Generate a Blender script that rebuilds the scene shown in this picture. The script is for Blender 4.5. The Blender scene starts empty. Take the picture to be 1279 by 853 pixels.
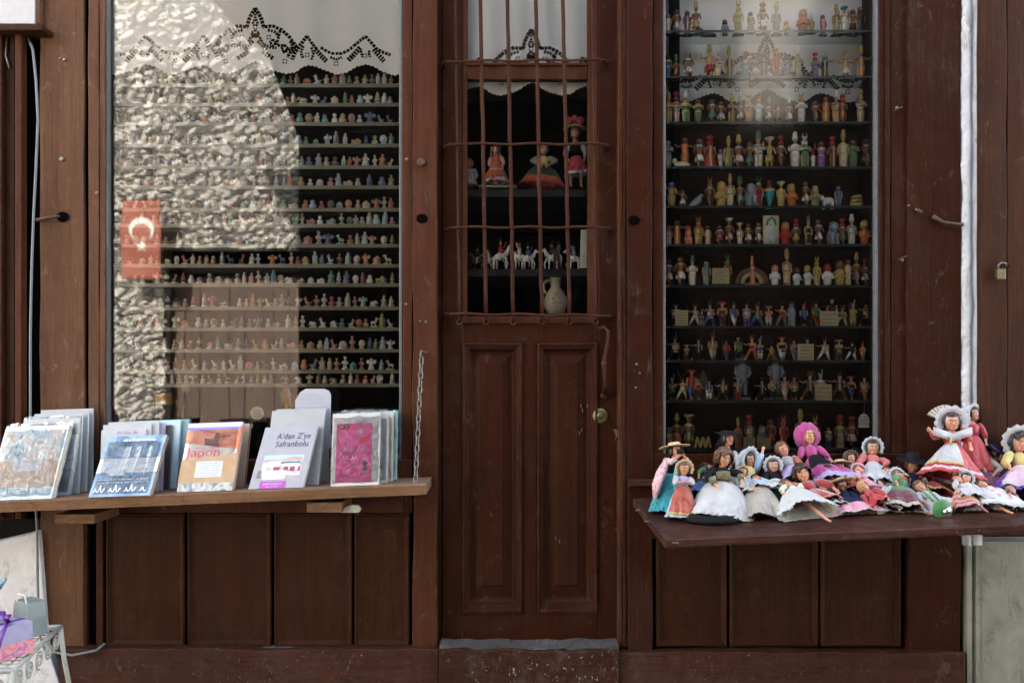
import bpy, math, random
from mathutils import Vector, Matrix, noise
C = bpy.context.scene
R = math.radians
PI = math.pi
D, CZ = 3.3, 1.30           # camera distance from the shop front, eye height

# ------------------------------------------------------------ camera, sky, sun, exposure
cam = bpy.data.objects.new('camera', bpy.data.cameras.new('camera'))
C.collection.objects.link(cam)
cam.location = (0, -D, CZ); cam.rotation_euler = (R(90), 0, 0)
cam.data.sensor_width = 36; cam.data.lens = 36 * D * 300 / 1279
cam.data.shift_y = (470 - 426.5) / 1279
cam.data.clip_start = 0.05; cam.data.clip_end = 500
C.camera = cam
SUN = Vector((-0.45, 1.0, 0.857)).normalized()
w = bpy.data.worlds.new('World'); C.world = w; w.use_nodes = True
bg = w.node_tree.nodes['Background']
sky = w.node_tree.nodes.new('ShaderNodeTexSky'); sky.sky_type = 'NISHITA'; sky.sun_disc = False
sky.sun_elevation = math.asin(SUN.z); sky.sun_rotation = math.atan2(SUN.x, SUN.y)
hs = w.node_tree.nodes.new('ShaderNodeHueSaturation'); hs.inputs['Saturation'].default_value = 0.62
w.node_tree.links.new(sky.outputs[0], hs.inputs['Color']); w.node_tree.links.new(hs.outputs[0], bg.inputs[0]); bg.inputs[1].default_value = 0.11
sl = bpy.data.lights.new('sun', 'SUN'); sl.energy = 3.3; sl.angle = R(0.5); sl.color = (1, 0.96, 0.90)
so = bpy.data.objects.new('sun', sl); C.collection.objects.link(so)
so.rotation_euler = SUN.to_track_quat('Z', 'Y').to_euler(); so.location = (-5, 10, 12)
C.view_settings.view_transform = 'Standard'; C.view_settings.look = 'None'
C.view_settings.exposure = 3.95; C.view_settings.use_white_balance = True; C.view_settings.white_balance_temperature = 7050; C.view_settings.gamma = 1
C.render.film_transparent = False
C.cycles.max_bounces = 10; C.cycles.transparent_max_bounces = 16; C.cycles.diffuse_bounces = 4
C.cycles.use_denoising = True; C.cycles.sample_clamp_indirect = 8
random.seed(7)

# ------------------------------------------------------------ helpers
def P(px, py, y=0.0):
    k = (D + y) / D / 300
    return Vector(((px - 639.5) * k, y, CZ + (470 - py) * k))

ORG = {}
class MB:
    def __init__(s): s.v = []; s.f = []; s.m = []; s.mi = 0; s.M = None
    def add(s, vs, fs):
        o = len(s.v)
        s.v += [tuple(s.M @ Vector(p)) if s.M else tuple(p) for p in vs]
        s.f += [tuple(i + o for i in f) for f in fs]; s.m += [s.mi] * len(fs)
    def box(s, x0, x1, y0, y1, z0, z1):
        s.add([(x0,y0,z0),(x1,y0,z0),(x1,y1,z0),(x0,y1,z0),(x0,y0,z1),(x1,y0,z1),(x1,y1,z1),(x0,y1,z1)],
              [(3,2,1,0),(4,5,6,7),(0,1,5,4),(1,2,6,5),(2,3,7,6),(3,0,4,7)])
    def pbox(s, a, b, t, u, yf, th):       # photo columns a..b, rows t..u of its front face
        p = P(a, u, yf); q = P(b, t, yf); s.box(p.x, q.x, yf, yf + th, p.z, q.z)
    def ball(s, c, rx, ry=None, rz=None, n=10, m=7):
        ry = ry or rx; rz = rz or rx; vs = [(c[0],c[1],c[2]-rz)]; fs = []
        for j in range(1, m):
            a = -PI/2 + PI*j/m
            for i in range(n):
                t = 2*PI*i/n; vs.append((c[0]+rx*math.cos(a)*math.cos(t), c[1]+ry*math.cos(a)*math.sin(t), c[2]+rz*math.sin(a)))
        vs.append((c[0],c[1],c[2]+rz)); L = len(vs)-1
        for i in range(n):
            k = (i+1) % n; fs.append((0, 1+k, 1+i)); fs.append((L, L-n+i, L-n+k))
            for j in range(m-2): a = 1+j*n; fs.append((a+i, a+k, a+n+k, a+n+i))
        s.add(vs, fs)
    def tube(s, pts, rs, n=8, flat=1.0, close=False):
        pts = [Vector(p) for p in pts]
        if not isinstance(rs, (list, tuple)): rs = [rs]*len(pts)
        vs = []; fs = []; L = len(pts); up = None
        for i, p in enumerate(pts):
            if close: t = pts[(i+1) % L] - pts[i-1]
            else: t = pts[min(i+1, L-1)] - pts[max(i-1, 0)]
            t = t.normalized() if t.length > 1e-9 else Vector((0,0,1))
            if up is None:
                up = Vector((0,0,1)) if abs(t.z) < .9 else Vector((0,-1,0))
            a = t.cross(up); a = a.normalized() if a.length > 1e-6 else Vector((1,0,0))
            b = a.cross(t).normalized(); up = b
            for k in range(n):
                q = 2*PI*k/n; vs.append(p + a*math.cos(q)*rs[i] + b*math.sin(q)*rs[i]*flat)
        for i in range(L if close else L-1):
            j = (i+1) % L
            for k in range(n): l = (k+1) % n; fs.append((i*n+k, i*n+l, j*n+l, j*n+k))
        if not close: fs.append(tuple(range(n-1, -1, -1))); fs.append(tuple((L-1)*n+k for k in range(n)))
        s.add(vs, fs)
    def lathe(s, prof, n=12, c=(0,0,0), sx=1, sy=1):
        vs = []; fs = []
        for r, z in prof:
            for k in range(n): q = 2*PI*k/n; vs.append((c[0]+r*math.cos(q)*sx, c[1]+r*math.sin(q)*sy, c[2]+z))
        for i in range(len(prof)-1):
            for k in range(n): l = (k+1) % n; fs.append((i*n+k, i*n+l, (i+1)*n+l, (i+1)*n+k))
        fs.append(tuple(range(n-1,-1,-1))); fs.append(tuple((len(prof)-1)*n+k for k in range(n)))
        s.add(vs, fs)
    def prism(s, poly, y0, y1):            # poly = (x, z) points, anticlockwise seen from the street
        n = len(poly); vs = [(x,y0,z) for x,z in poly] + [(x,y1,z) for x,z in poly]
        s.add(vs, [tuple(range(n)), tuple(range(2*n-1,n-1,-1))] + [(i, i+n, (i+1)%n+n, (i+1)%n) for i in range(n)])
    def rings(s, rings, cap=True):
        n = len(rings[0]); vs = [p for r in rings for p in r]; fs = []
        for i in range(len(rings)-1):
            for k in range(n): l = (k+1) % n; fs.append((i*n+k, i*n+l, (i+1)*n+l, (i+1)*n+k))
        if cap: fs.append(tuple((len(rings)-1)*n+k for k in range(n)))
        s.add(vs, fs)
    def build(s, name, mats, parent=None, smooth=False, bevel=0, org=None, solid=0, sub=0, remesh=0):
        if not isinstance(mats, (list, tuple)): mats = [mats]
        o0 = ORG[parent.name] if parent else Vector(org) if org is not None else Vector()
        me = bpy.data.meshes.new(name)
        me.from_pydata([(x-o0.x, y-o0.y, z-o0.z) for x, y, z in s.v], [], s.f)
        for m in mats: me.materials.append(m)
        me.polygons.foreach_set('material_index', s.m)
        if smooth: me.polygons.foreach_set('use_smooth', [True]*len(s.f))
        me.update()
        ob = bpy.data.objects.new(name, me); C.collection.objects.link(ob)
        if parent: ob.parent = parent
        else: ob.location = o0
        ORG[ob.name] = o0
        if remesh:
            q = ob.modifiers.new('r', 'REMESH'); q.mode = 'VOXEL'; q.voxel_size = remesh; q.use_smooth_shade = True
            q = ob.modifiers.new('s', 'SMOOTH'); q.iterations = 3; q.factor = .5
        if solid: q = ob.modifiers.new('s', 'SOLIDIFY'); q.thickness = solid; q.offset = 0
        if sub: q = ob.modifiers.new('u', 'SUBSURF'); q.levels = sub; q.render_levels = sub
        if bevel: q = ob.modifiers.new('b', 'BEVEL'); q.width = bevel; q.segments = 2; q.limit_method = 'ANGLE'
        return ob

def tag(o, label, cat, group=None, kind=None):
    if label: o['label'] = label
    if cat: o['category'] = cat
    if group: o['group'] = group
    if kind: o['kind'] = kind
    return o
def thing(name, label, cat, loc=(0,0,0), group=None):
    o = bpy.data.objects.new(name, None); C.collection.objects.link(o); o.location = loc
    o.empty_display_size = .02
    ORG[o.name] = Vector(loc); return tag(o, label, cat, group)
def one(fn, *a):
    b = MB(); getattr(b, fn)(*a); return b

# ------------------------------------------------------------ materials
MATS = {}
def newmat(name):
    m = bpy.data.materials.new(name); m.use_nodes = True; nt = m.node_tree
    return m, nt, nt.nodes['Principled BSDF']
def nd(nt, t, **kw):
    n = nt.nodes.new('ShaderNode'+t)
    for k, v in kw.items():
        if k in n.inputs: n.inputs[k].default_value = v
        else: setattr(n, k, v)
    return n
def coords(nt, scale=(1,1,1), rot=(0,0,0)):
    tc = nd(nt, 'TexCoord'); mp = nd(nt, 'Mapping'); mp.inputs['Scale'].default_value = scale; mp.inputs['Rotation'].default_value = rot
    nt.links.new(tc.outputs['Object'], mp.inputs[0]); return mp.outputs[0]
def ramp(nt, src, stops):
    r = nd(nt, 'ValToRGB'); e = r.color_ramp.elements
    while len(e) < len(stops): e.new(0.5)
    for i, (p, c) in enumerate(stops): e[i].position = p; e[i].color = (c, c, c, 1) if not hasattr(c, '__len__') else (*c, 1)
    nt.links.new(src, r.inputs[0]); return r.outputs[0]
def mix(nt, fac, a, b, mode='MIX'):
    m = nd(nt, 'Mix', data_type='RGBA', blend_type=mode)
    for s, v in ((m.inputs[0], fac), (m.inputs[6], a), (m.inputs[7], b)):
        if hasattr(v, 'is_linked'): nt.links.new(v, s)
        elif hasattr(v, '__len__'): s.default_value = (*v, 1)
        else: s.default_value = v
    return m.outputs[2]
def noisen(nt, vec, scale, detail=4, rough=.55, dist=0):
    n = nd(nt, 'TexNoise', Scale=scale, Detail=detail, Roughness=rough, Distortion=dist); nt.links.new(vec, n.inputs['Vector']); return n.outputs[0]

def paint(name, col, col2=None, wear=(.24,.19,.15), chips=.70, dust=.25, rough=.5, grain=1.0, horiz=False, seed=0, spec=.045):
    """old oil paint on hand planed timber: blotches, fine grain, chips and dust"""
    m, nt, b = newmat(name)
    st = (6,40,40) if horiz else (40,40,2.2)
    v = coords(nt); vg = coords(nt, (3,110,110) if horiz else (110,110,3))
    vs = coords(nt, (1.2,6,6) if horiz else (6,6,1.0))
    col2 = col2 or tuple(c*.62 for c in col)
    blot = ramp(nt, noisen(nt, vs, 1.6+seed*.13, 6, .62, .6), [(.30,0),(.70,1)])
    c = mix(nt, blot, col2, col)
    c = mix(nt, ramp(nt, noisen(nt, coords(nt, (14,14,.8)), 1.0, 6, .7, .3), [(.45,0),(.72,.40)]), c, tuple(.75*x for x in col2))
    c = mix(nt, ramp(nt, noisen(nt, coords(nt, (2.2,2.2,1.1)), 1.3, 8, .72, .8), [(.52,0),(.70,.45)]), c, tuple(.72*x+.28*y*.45 for x, y in zip(col, wear)))
    gr = noisen(nt, vg, 1.0, 3, .6)
    c = mix(nt, ramp(nt, gr, [(.35,.32*grain),(.6,0)]), c, tuple(x*.45 for x in col))
    du = ramp(nt, noisen(nt, v, 9, 8, .75), [(.52,0),(.8,dust*.3)])
    c = mix(nt, du, c, tuple(.5*x+.5*y for x, y in zip(col, wear)))
    ck = noisen(nt, coords(nt, (2,9,9) if horiz else (26,26,.55)), 1.0, 5, .62, .2); ck = ramp(nt, ck, [(.488,0),(.498,.42),(.502,.42),(.512,0)])
    c = mix(nt, ck, c, tuple(.25*x for x in col))
    ch = ramp(nt, noisen(nt, coords(nt, (1,1,.6)), 75, 5, .7, .4), [(chips-.01,0),(chips+.02,1)])
    patch = ramp(nt, noisen(nt, v, 3.1, 3, .5), [(.42,.15),(.6,1)])
    mu = nd(nt, 'Math', operation='MULTIPLY'); nt.links.new(ch, mu.inputs[0]); nt.links.new(patch, mu.inputs[1])
    c = mix(nt, mu.outputs[0], c, wear)
    sc = ramp(nt, noisen(nt, coords(nt, (5,5,3.2)), 2.6, 10, .82, 1.2), [(.575,0),(.64,.55)])
    c = mix(nt, sc, c, tuple(.55*x+.30*y for x, y in zip(col, wear)))
    be = nd(nt, 'Bevel', Radius=.0045); be.samples = 3; ge = nd(nt, 'NewGeometry'); dt = nd(nt, 'VectorMath', operation='DOT_PRODUCT')
    nt.links.new(be.outputs[0], dt.inputs[0]); nt.links.new(ge.outputs['Normal'], dt.inputs[1])
    eg = ramp(nt, dt.outputs['Value'], [(.80,1),(.975,0)]); en = ramp(nt, noisen(nt, coords(nt, (1,1,.5)), 34, 5, .7), [(.42,0),(.62,.6)])
    me_ = nd(nt, 'Math', operation='MULTIPLY'); nt.links.new(eg, me_.inputs[0]); nt.links.new(en, me_.inputs[1])
    c = mix(nt, me_.outputs[0], c, tuple(.45*x+.55*y for x, y in zip(wear, tuple(k*2.6 for k in col))))
    nt.links.new(c, b.inputs['Base Color'])
    rr = ramp(nt, noisen(nt, v, 14, 4), [(.3,rough-.12),(.7,rough+.15)]); nt.links.new(rr, b.inputs['Roughness'])
    b.inputs['Specular IOR Level'].default_value = spec
    bu = nd(nt, 'Bump', Strength=.35*grain, Distance=.0025); nt.links.new(gr, bu.inputs['Height'])
    bu2 = nd(nt, 'Bump', Strength=.5, Distance=.003); nt.links.new(noisen(nt, coords(nt, (1,1,.45)), 28, 6, .65), bu2.inputs['Height']); nt.links.new(bu.outputs[0], bu2.inputs['Normal'])
    bu3 = nd(nt, 'Bump', Strength=.5, Distance=.0012, invert=True); nt.links.new(mu.outputs[0], bu3.inputs['Height']); nt.links.new(bu2.outputs[0], bu3.inputs['Normal'])
    nt.links.new(bu3.outputs[0], b.inputs['Normal']); nt.links.new(bu.outputs[0], bu2.inputs['Normal'])
    bu4 = nd(nt, 'Bump', Strength=.35, Distance=.002, invert=True); nt.links.new(ck, bu4.inputs['Height']); nt.links.new(bu3.outputs[0], bu4.inputs['Normal']); nt.links.new(bu4.outputs[0], b.inputs['Normal'])
    return m
def plain(name, col, rough=.5, metal=0, var=.12, vs=30, bump=0, bs=60, spec=.5, sheen=0):
    if name in MATS: return MATS[name]
    m, nt, b = newmat(name); v = coords(nt)
    c = mix(nt, ramp(nt, noisen(nt, v, vs), [(.3,0),(.7,1)]), tuple(x*(1-var) for x in col), tuple(min(1,x*(1+var)) for x in col))
    nt.links.new(c, b.inputs['Base Color']); b.inputs['Roughness'].default_value = rough; b.inputs['Metallic'].default_value = metal
    b.inputs['Specular IOR Level'].default_value = spec
    if sheen: b.inputs['Sheen Weight'].default_value = sheen
    if bump:
        bu = nd(nt, 'Bump', Strength=bump, Distance=.002); nt.links.new(noisen(nt, v, bs, 5), bu.inputs['Height']); nt.links.new(bu.outputs[0], b.inputs['Normal'])
    MATS[name] = m; return m
def plaster(name, col, col2, stain, bump=.6):
    m, nt, b = newmat(name); v = coords(nt)
    c = mix(nt, ramp(nt, noisen(nt, v, 5, 6, .6, .5), [(.35,0),(.65,1)]), col2, col)
    c = mix(nt, ramp(nt, noisen(nt, coords(nt, (2,2,.8)), 9, 8, .75, .8), [(.52,0),(.68,.8)]), c, stain)
    nt.links.new(c, b.inputs['Base Color']); b.inputs['Roughness'].default_value = .9
    bu = nd(nt, 'Bump', Strength=bump, Distance=.006); nt.links.new(noisen(nt, v, 22, 8, .6), bu.inputs['Height']); nt.links.new(bu.outputs[0], b.inputs['Normal'])
    return m
def glass(name, ior=1.5, tint=(.99,.995,.99), bump=.006, rough=0):
    m = bpy.data.materials.new(name); m.use_nodes = True; nt = m.node_tree; nt.nodes.clear()
    out = nd(nt, 'OutputMaterial'); tr = nd(nt, 'BsdfTransparent'); tr.inputs[0].default_value = (*tint, 1)
    gl = nd(nt, 'BsdfGlossy', Roughness=rough); fr = nd(nt, 'Fresnel', IOR=ior); mx = nd(nt, 'MixShader')
    if bump:
        bu = nd(nt, 'Bump', Strength=1, Distance=bump); nt.links.new(noisen(nt, coords(nt), 2.2, 2, .4), bu.inputs['Height']); nt.links.new(bu.outputs[0], gl.inputs['Normal'])
    nt.links.new(fr.outputs[0], mx.inputs[0]); nt.links.new(tr.outputs[0], mx.inputs[1]); nt.links.new(gl.outputs[0], mx.inputs[2]); nt.links.new(mx.outputs[0], out.inputs[0])
    return m
def objcol(name, rough=.35, spec=.5, var=.1, bands=False):
    m, nt, b = newmat(name); oi = nd(nt, 'ObjectInfo')
    c = mix(nt, ramp(nt, noisen(nt, coords(nt), 90 if not bands else 7, 2), [(.35,1-var*2.5),(.6,1)]), (0,0,0), oi.outputs['Color'])
    if bands:
        tc = nd(nt, 'TexCoord'); sx = nd(nt, 'SeparateXYZ'); nt.links.new(tc.outputs['Object'], sx.inputs[0])
        mt = nd(nt, 'MapRange'); mt.inputs[1].default_value = 0; mt.inputs[2].default_value = 1.1; nt.links.new(sx.outputs[2], mt.inputs[0])
        r_ = ramp(nt, mt.outputs[0], [(0,0),(.055,0),(.06,1),(.085,1),(.09,0),(.40,0),(.405,1),(.44,1),(.445,0),(.60,0),(.605,1),(.66,1),(.665,0),(.68,0),(.685,1),(.71,1)])
        pk = nd(nt, 'Math', operation='GREATER_THAN'); nt.links.new(oi.outputs['Random'], pk.inputs[0]); pk.inputs[1].default_value = .25
        mu = nd(nt, 'Math', operation='MULTIPLY'); nt.links.new(r_, mu.inputs[0]); nt.links.new(pk.outputs[0], mu.inputs[1])
        tr = nd(nt, 'ValToRGB'); tr.color_ramp.interpolation = 'CONSTANT'; e = tr.color_ramp.elements
        e.new(.5); e.new(.75); 
        for q, cc in zip(e, ((.55,.40,.12,1),(.40,.04,.03,1),(.04,.12,.30,1),(.6,.55,.42,1))): q.color = cc
        e[1].position = .55
        nt.links.new(oi.outputs['Random'], tr.inputs[0]); c = mix(nt, mu.outputs[0], c, tr.outputs[0])
        vx = nd(nt, 'Math', operation='ABSOLUTE'); nt.links.new(sx.outputs[0], vx.inputs[0]); v2 = nd(nt, 'Math', operation='LESS_THAN'); v2.inputs[1].default_value = .022; nt.links.new(vx.outputs[0], v2.inputs[0])
        v3 = nd(nt, 'Math', operation='GREATER_THAN'); v3.inputs[1].default_value = .62; nt.links.new(oi.outputs['Random'], v3.inputs[0]); v4 = nd(nt, 'Math', operation='MULTIPLY'); nt.links.new(v2.outputs[0], v4.inputs[0]); nt.links.new(v3.outputs[0], v4.inputs[1])
        c = mix(nt, v4.outputs[0], c, (.5,.36,.12))
    nt.links.new(c, b.inputs['Base Color']); b.inputs['Roughness'].default_value = rough; b.inputs['Specular IOR Level'].default_value = spec
    return m
CC = dict(w=(.78,.78,.74), c=(.62,.55,.38), y=(.48,.36,.10), o=(.55,.17,.04), r=(.42,.03,.025), m=(.18,.02,.02), p=(.62,.24,.15),
          n=(.13,.055,.03), k=(.012,.012,.014), s=(.25,.29,.33), b=(.05,.12,.35), t=(.03,.30,.34), g=(.10,.28,.12), l=(.42,.58,.68),
          v=(.30,.12,.42), i=(.70,.28,.34), e=(.30,.30,.12))
CN = dict(w='white', c='cream', y='gold', o='orange', r='red', m='dark red', p='peach', n='brown', k='black', s='grey', b='blue',
          t='teal', g='green', l='pale blue', v='violet', i='pink', e='olive')

M_red = paint('dark_red_paint', (.032,.0080,.0036), (.027,.0092,.0045), rough=.42, chips=.735)
M_door = paint('door_paint', (.035,.0095,.0042), (.029,.0098,.0046), rough=.36, chips=.745, grain=.7, seed=3)
M_dark = paint('lower_panel_paint', (.038,.0128,.0062), (.027,.0115,.006), wear=(.11,.07,.045), rough=.42, chips=.70, dust=1.1, seed=5)
M_post = paint('worn_post_paint', (.072,.026,.013), (.046,.015,.008), rough=.5, chips=.70, dust=.4, seed=1)
M_fade = paint('faded_brown_paint', (.110,.055,.031), (.075,.034,.019), wear=(.35,.28,.22), rough=.5, chips=.72, dust=.3, seed=2)
M_new = paint('stained_board', (.055,.021,.011), (.036,.015,.009), rough=.45, chips=.78, dust=.1, grain=1.3, seed=4)
M_plank = paint('grey_plank', (.20,.13,.095), (.14,.085,.06), wear=(.42,.34,.28), rough=.6, chips=.68, horiz=True, grain=1.2)
M_plank_edge = paint('plank_edge', (.185,.100,.052), (.11,.058,.032), wear=(.35,.25,.16), rough=.6, chips=.7, horiz=True, grain=1.4)
M_shelf = paint('shelf_paint', (.060,.025,.018), (.038,.015,.011), wear=(.3,.24,.2), rough=.36, chips=.70, horiz=True, dust=.5)
M_kerb = paint('bottom_rail_paint', (.055,.020,.013), (.04,.018,.012), wear=(.25,.23,.2), rough=.55, chips=.66, dust=.8, horiz=True)
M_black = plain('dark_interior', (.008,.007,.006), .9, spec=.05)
M_hole = plain('hole_dark', (.003,.002,.002), 1, spec=0)
M_bead = plain('zinc_bead', (.085,.088,.09), .5, 0, .2, 60)
M_iron = paint('brown_iron', (.058,.023,.014), (.036,.014,.009), wear=(.25,.12,.07), rough=.5, chips=.7)
M_steel = plain('worn_steel', (.17,.155,.14), .5, .8, .3, 90, .3)
M_brass = plain('aged_brass', (.15,.12,.065), .5, .8, .3, 120, .3)
M_glass = glass('window_glass', 1.515, bump=.0006, rough=.02)
M_dglass = glass('door_glass', 1.42, bump=.001)
M_wplas = plaster('white_plaster', (.52,.52,.53), (.40,.40,.41), (.16,.13,.11), 1.0)
M_dplas = plaster('dirty_plaster', (.23,.225,.19), (.15,.15,.12), (.08,.07,.05))
M_cable = plain('grey_cable', (.11,.125,.13), .5)
M_white = plain('white_gloss', (.32,.32,.325), .35, var=.05)

M_rglass = glass('clear_pane', 1.40, bump=.0015, rough=.09)
M_rust = plain('rusty_iron', (.07,.04,.03), .6, .5, .4, 90, .5)
M_still = paint('scuffed_sill_paint', (.045,.016,.010), (.035,.015,.010), wear=(.30,.28,.26), rough=.6, chips=.63, dust=1.2, horiz=True)

# ------------------------------------------------------------ ground and the street behind the camera (seen in the glass)
m, nt, b = newmat('street_stone'); v = coords(nt)
vo = nd(nt, 'TexVoronoi', Scale=6, feature='DISTANCE_TO_EDGE'); nt.links.new(v, vo.inputs['Vector'])
nt.links.new(mix(nt, ramp(nt, vo.outputs[0], [(.02,0),(.06,1)]), (.10,.09,.08), mix(nt, ramp(nt, noisen(nt, v, 3), [(.3,0),(.7,1)]), (.22,.20,.18), (.34,.31,.28))), b.inputs['Base Color'])
b.inputs['Roughness'].default_value = .8
bu = nd(nt, 'Bump', Strength=.8, Distance=.02); nt.links.new(ramp(nt, vo.outputs[0], [(.0,0),(.12,1)]), bu.inputs['Height']); nt.links.new(bu.outputs[0], b.inputs['Normal'])
g = MB(); g.add([(-150,-150,0),(150,-150,0),(150,150,0),(-150,150,0)], [(0,1,2,3)])
tag(g.build('ground', m), None, None, kind='structure')

def stone_mat():
    m, nt, b = newmat('rubble_stone'); v = coords(nt)
    c = mix(nt, ramp(nt, noisen(nt, v, 1.7, 5), [(.35,0),(.65,1)]), (.74,.72,.69), (.58,.56,.53))
    c = mix(nt, ramp(nt, noisen(nt, v, 14, 8, .8), [(.5,0),(.66,.75)]), c, (.13,.12,.10))
    c = mix(nt, ramp(nt, noisen(nt, v, 38, 6, .8), [(.40,.8),(.50,0)]), c, (.17,.155,.13)); c = mix(nt, ramp(nt, noisen(nt, v, 22, 6, .8), [(.56,0),(.68,.8)]), c, (.78,.77,.74))
    nt.links.new(c, b.inputs['Base Color']); b.inputs['Roughness'].default_value = .9; return m
M_stone = stone_mat()
def rubble(b, x0, x1, z0, z1, yy, skip, step=.023, ang=-.42):
    nx = int((x1-x0)/step); nz = int((z1-z0)/step); vs = []; fs = []
    ca, sa = math.cos(ang), math.sin(ang); V = Vector
    for j in range(nz+1):
        for i in range(nx+1):
            x = x0+(x1-x0)*i/nx; z = z0+(z1-z0)*j/nz
            x2 = x+.10*noise.noise(V((x*2.2, z*2.2, 7))); z2 = z+.10*noise.noise(V((x*2.2, z*2.2, 9)))
            u = (x2*ca - z2*sa); t = (x2*sa + z2*ca)
            dd, pp = noise.voronoi(V((u*5.0, t*12.5, 0)))
            e = dd[1]-dd[0]; k = pp[0]
            rnd = (math.sin(k[0]*91.7+k[1]*47.3)*4375.5) % 1; rn2 = (math.sin(k[0]*17.7+k[1]*147.3)*1375.5) % 1
            gap = min(1, max(0, (e-.07)/.11)); dep = .07+.07*rnd
            h = gap*(dep + .03*(rn2-.5)*(u*5-k[0]) + .012*(rnd-.5)*(t*12.5-k[1]))
            h += .030*noise.noise(V((x*4, z*6, 3))) + .006*noise.noise(V((x*23, z*29, 5)))
            vs.append((x, yy+h, z))
    for j in range(nz):
        for i in range(nx):
            x = x0+(i+.5)*(x1-x0)/nx; z = z0+(j+.5)*(z1-z0)/nz
            if skip(x, z): continue
            a = j*(nx+1)+i; fs.append((a+1, a, a+nx+1, a+nx+2))
    b.add(vs, fs)
t = thing('stone_wall', 'sunlit rubble stone wall with a plank gate, mirrored in the display window', 'wall', (-4.7,-8.2,0))
b = MB(); rubble(b, -7.6, -2.9, 0, 7.6, -8.15, lambda x, z: -5.02 < x < -3.08 and z < 3.15); b.build('masonry', M_stone, t, smooth=False)
b = MB(); b.box(-7.6,-5.02,-8.7,-8.2,0,7.6); b.box(-3.08,-2.9,-8.7,-8.2,0,7.6); b.box(-5.02,-3.08,-8.7,-8.2,3.15,7.6); b.build('core', M_stone, t)
M_gate = paint('weathered_gate', (.20,.145,.12), (.12,.088,.075), wear=(.4,.33,.26), rough=.7, chips=.68, grain=1.2)
b = MB()
for i in range(9): b.box(-5.02+i*.2156, -5.02+i*.2156+.209, -8.33-.02*(i%2), -8.27-.015*((i*7)%3), .02, 2.78)
b.build('plank_gate', M_gate, t)
b = MB(); b.box(-5.02,-3.08,-8.38,-8.34,0,3.15); b.box(-5.0,-3.1,-8.30,-8.16,2.80,2.92); b.build('gate_lintel_shade', M_black, t)  # black sheet and lintel carry the gate recess's shade as colour
# flag
M_flag = plain('flag_red', (.36,.11,.075), .7); M_fw = plain('flag_white', (.8,.78,.74), .7)
fl = thing('flag', 'red flag with white crescent and star hanging on the sunlit stone wall', 'flag', (-5.22,-7.78,2.67))
def wav(x, z): return -7.78+.02*math.sin(z*9+x*4)
b = MB(); nx, nz = 10, 20
b.add([(-5.5+.55*i/nx, wav(-5.5+.55*i/nx, 2.67+1.1*j/nz), 2.67+1.1*j/nz) for j in range(nz+1) for i in range(nx+1)],
      [(j*(nx+1)+i+1, j*(nx+1)+i, (j+1)*(nx+1)+i, (j+1)*(nx+1)+i+1) for j in range(nz) for i in range(nx)])
b.build('cloth', M_flag, fl, smooth=True, solid=.003)
b = MB(); pts = []
for k in range(25): a = R(-50+280*k/24); pts.append((math.cos(a)*.17, math.sin(a)*.17))
for k in range(25): a = R(-58+296*(24-k)/24); pts.append((math.cos(a)*.13, -.045+math.sin(a)*.13))
vs = [(-5.225+x, wav(-5.225+x,3.36+z)+.004, 3.36+z) for x, z in pts]
b.add(vs, [(i, i+1, 48-i, 49-i) for i in range(24)])
st = []
for k in range(10): a = PI/2+k*PI/5; r = .085 if k % 2 == 0 else .034; st.append((-5.225+r*math.cos(a), 3.13+r*math.sin(a)))
vs = [(-5.225, wav(-5.225,3.13)+.006, 3.13)]+[(x, wav(x,z)+.005, z) for x, z in st]
b.add(vs, [(0, 1+k, 1+(k+1)%10) for k in range(10)])
b.build('emblem', M_fw, fl, solid=.002)
b = MB(); b.tube([(-5.6,-7.95,3.8),(-5.22,-7.79,3.77),(-4.85,-7.95,3.8)], .006); b.build('cord', M_black, fl)
# shaded timber houses across the street
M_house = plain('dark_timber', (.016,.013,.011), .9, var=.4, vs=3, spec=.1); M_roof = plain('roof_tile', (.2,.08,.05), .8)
def house(x0, x1, ym, h, label, jut=0):
    t = thing('timber_house', label, 'house', ((x0+x1)/2, ym-.6, 0))
    b = MB(); b.box(x0,x1,ym-1.2,ym,0,h)
    if jut: b.prism([(x0,3.95),(x0,h),(x0-.62,h)], ym-1.1, ym-.05)
    b.build('wall', M_house, t)
    b = MB(); b.box(x0-.02-1.0*jut,x1+.02,ym-1.4,ym+.4,h,h+.15); b.build('roof', M_roof, t)
    n = int((x1-x0)/1.5)
    for k in range(n):
        cx = x0+.75+k*(x1-x0-.6)/max(1,n)
        for zz in (1.0, 4.4):
            if zz+1.4 > h: continue
            f = MB(); f.box(cx-.42,cx+.42,ym-.02,ym+.05,zz,zz+.06); f.box(cx-.42,cx-.36,ym-.02,ym+.05,zz+.06,zz+1.3); f.box(cx+.36,cx+.42,ym-.02,ym+.05,zz+.06,zz+1.3); f.box(cx-.42,cx+.42,ym-.02,ym+.05,zz+1.3,zz+1.36)
            w_ = f.build('window', M_house, t)
            f = MB(); f.box(cx-.36,cx+.36,ym+.005,ym+.02,zz+.06,zz+1.3); f.build('pane', M_black, w_)
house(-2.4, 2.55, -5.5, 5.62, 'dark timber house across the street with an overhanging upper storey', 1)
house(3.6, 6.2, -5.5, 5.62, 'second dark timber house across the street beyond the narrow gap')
M_pale = plaster('bounce_block_plaster', (.66,.64,.60), (.56,.54,.50), (.25,.2,.15))
b = MB(); b.box(6.3,13,-9.5,-5.3,0,5.6); tag(b.build('bounce_block', M_pale), 'pale block added further along the street to bounce sun onto the shop', 'house')  # added out of view as a sunlit reflector for fill light
b = MB(); b.box(-16,-7.7,-12,-7.4,0,6.5); tag(b.build('bounce_block', M_pale), 'pale block added beyond the stone wall to bounce sun onto the shop', 'house')  # second unseen reflector, added to raise the side light
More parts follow.
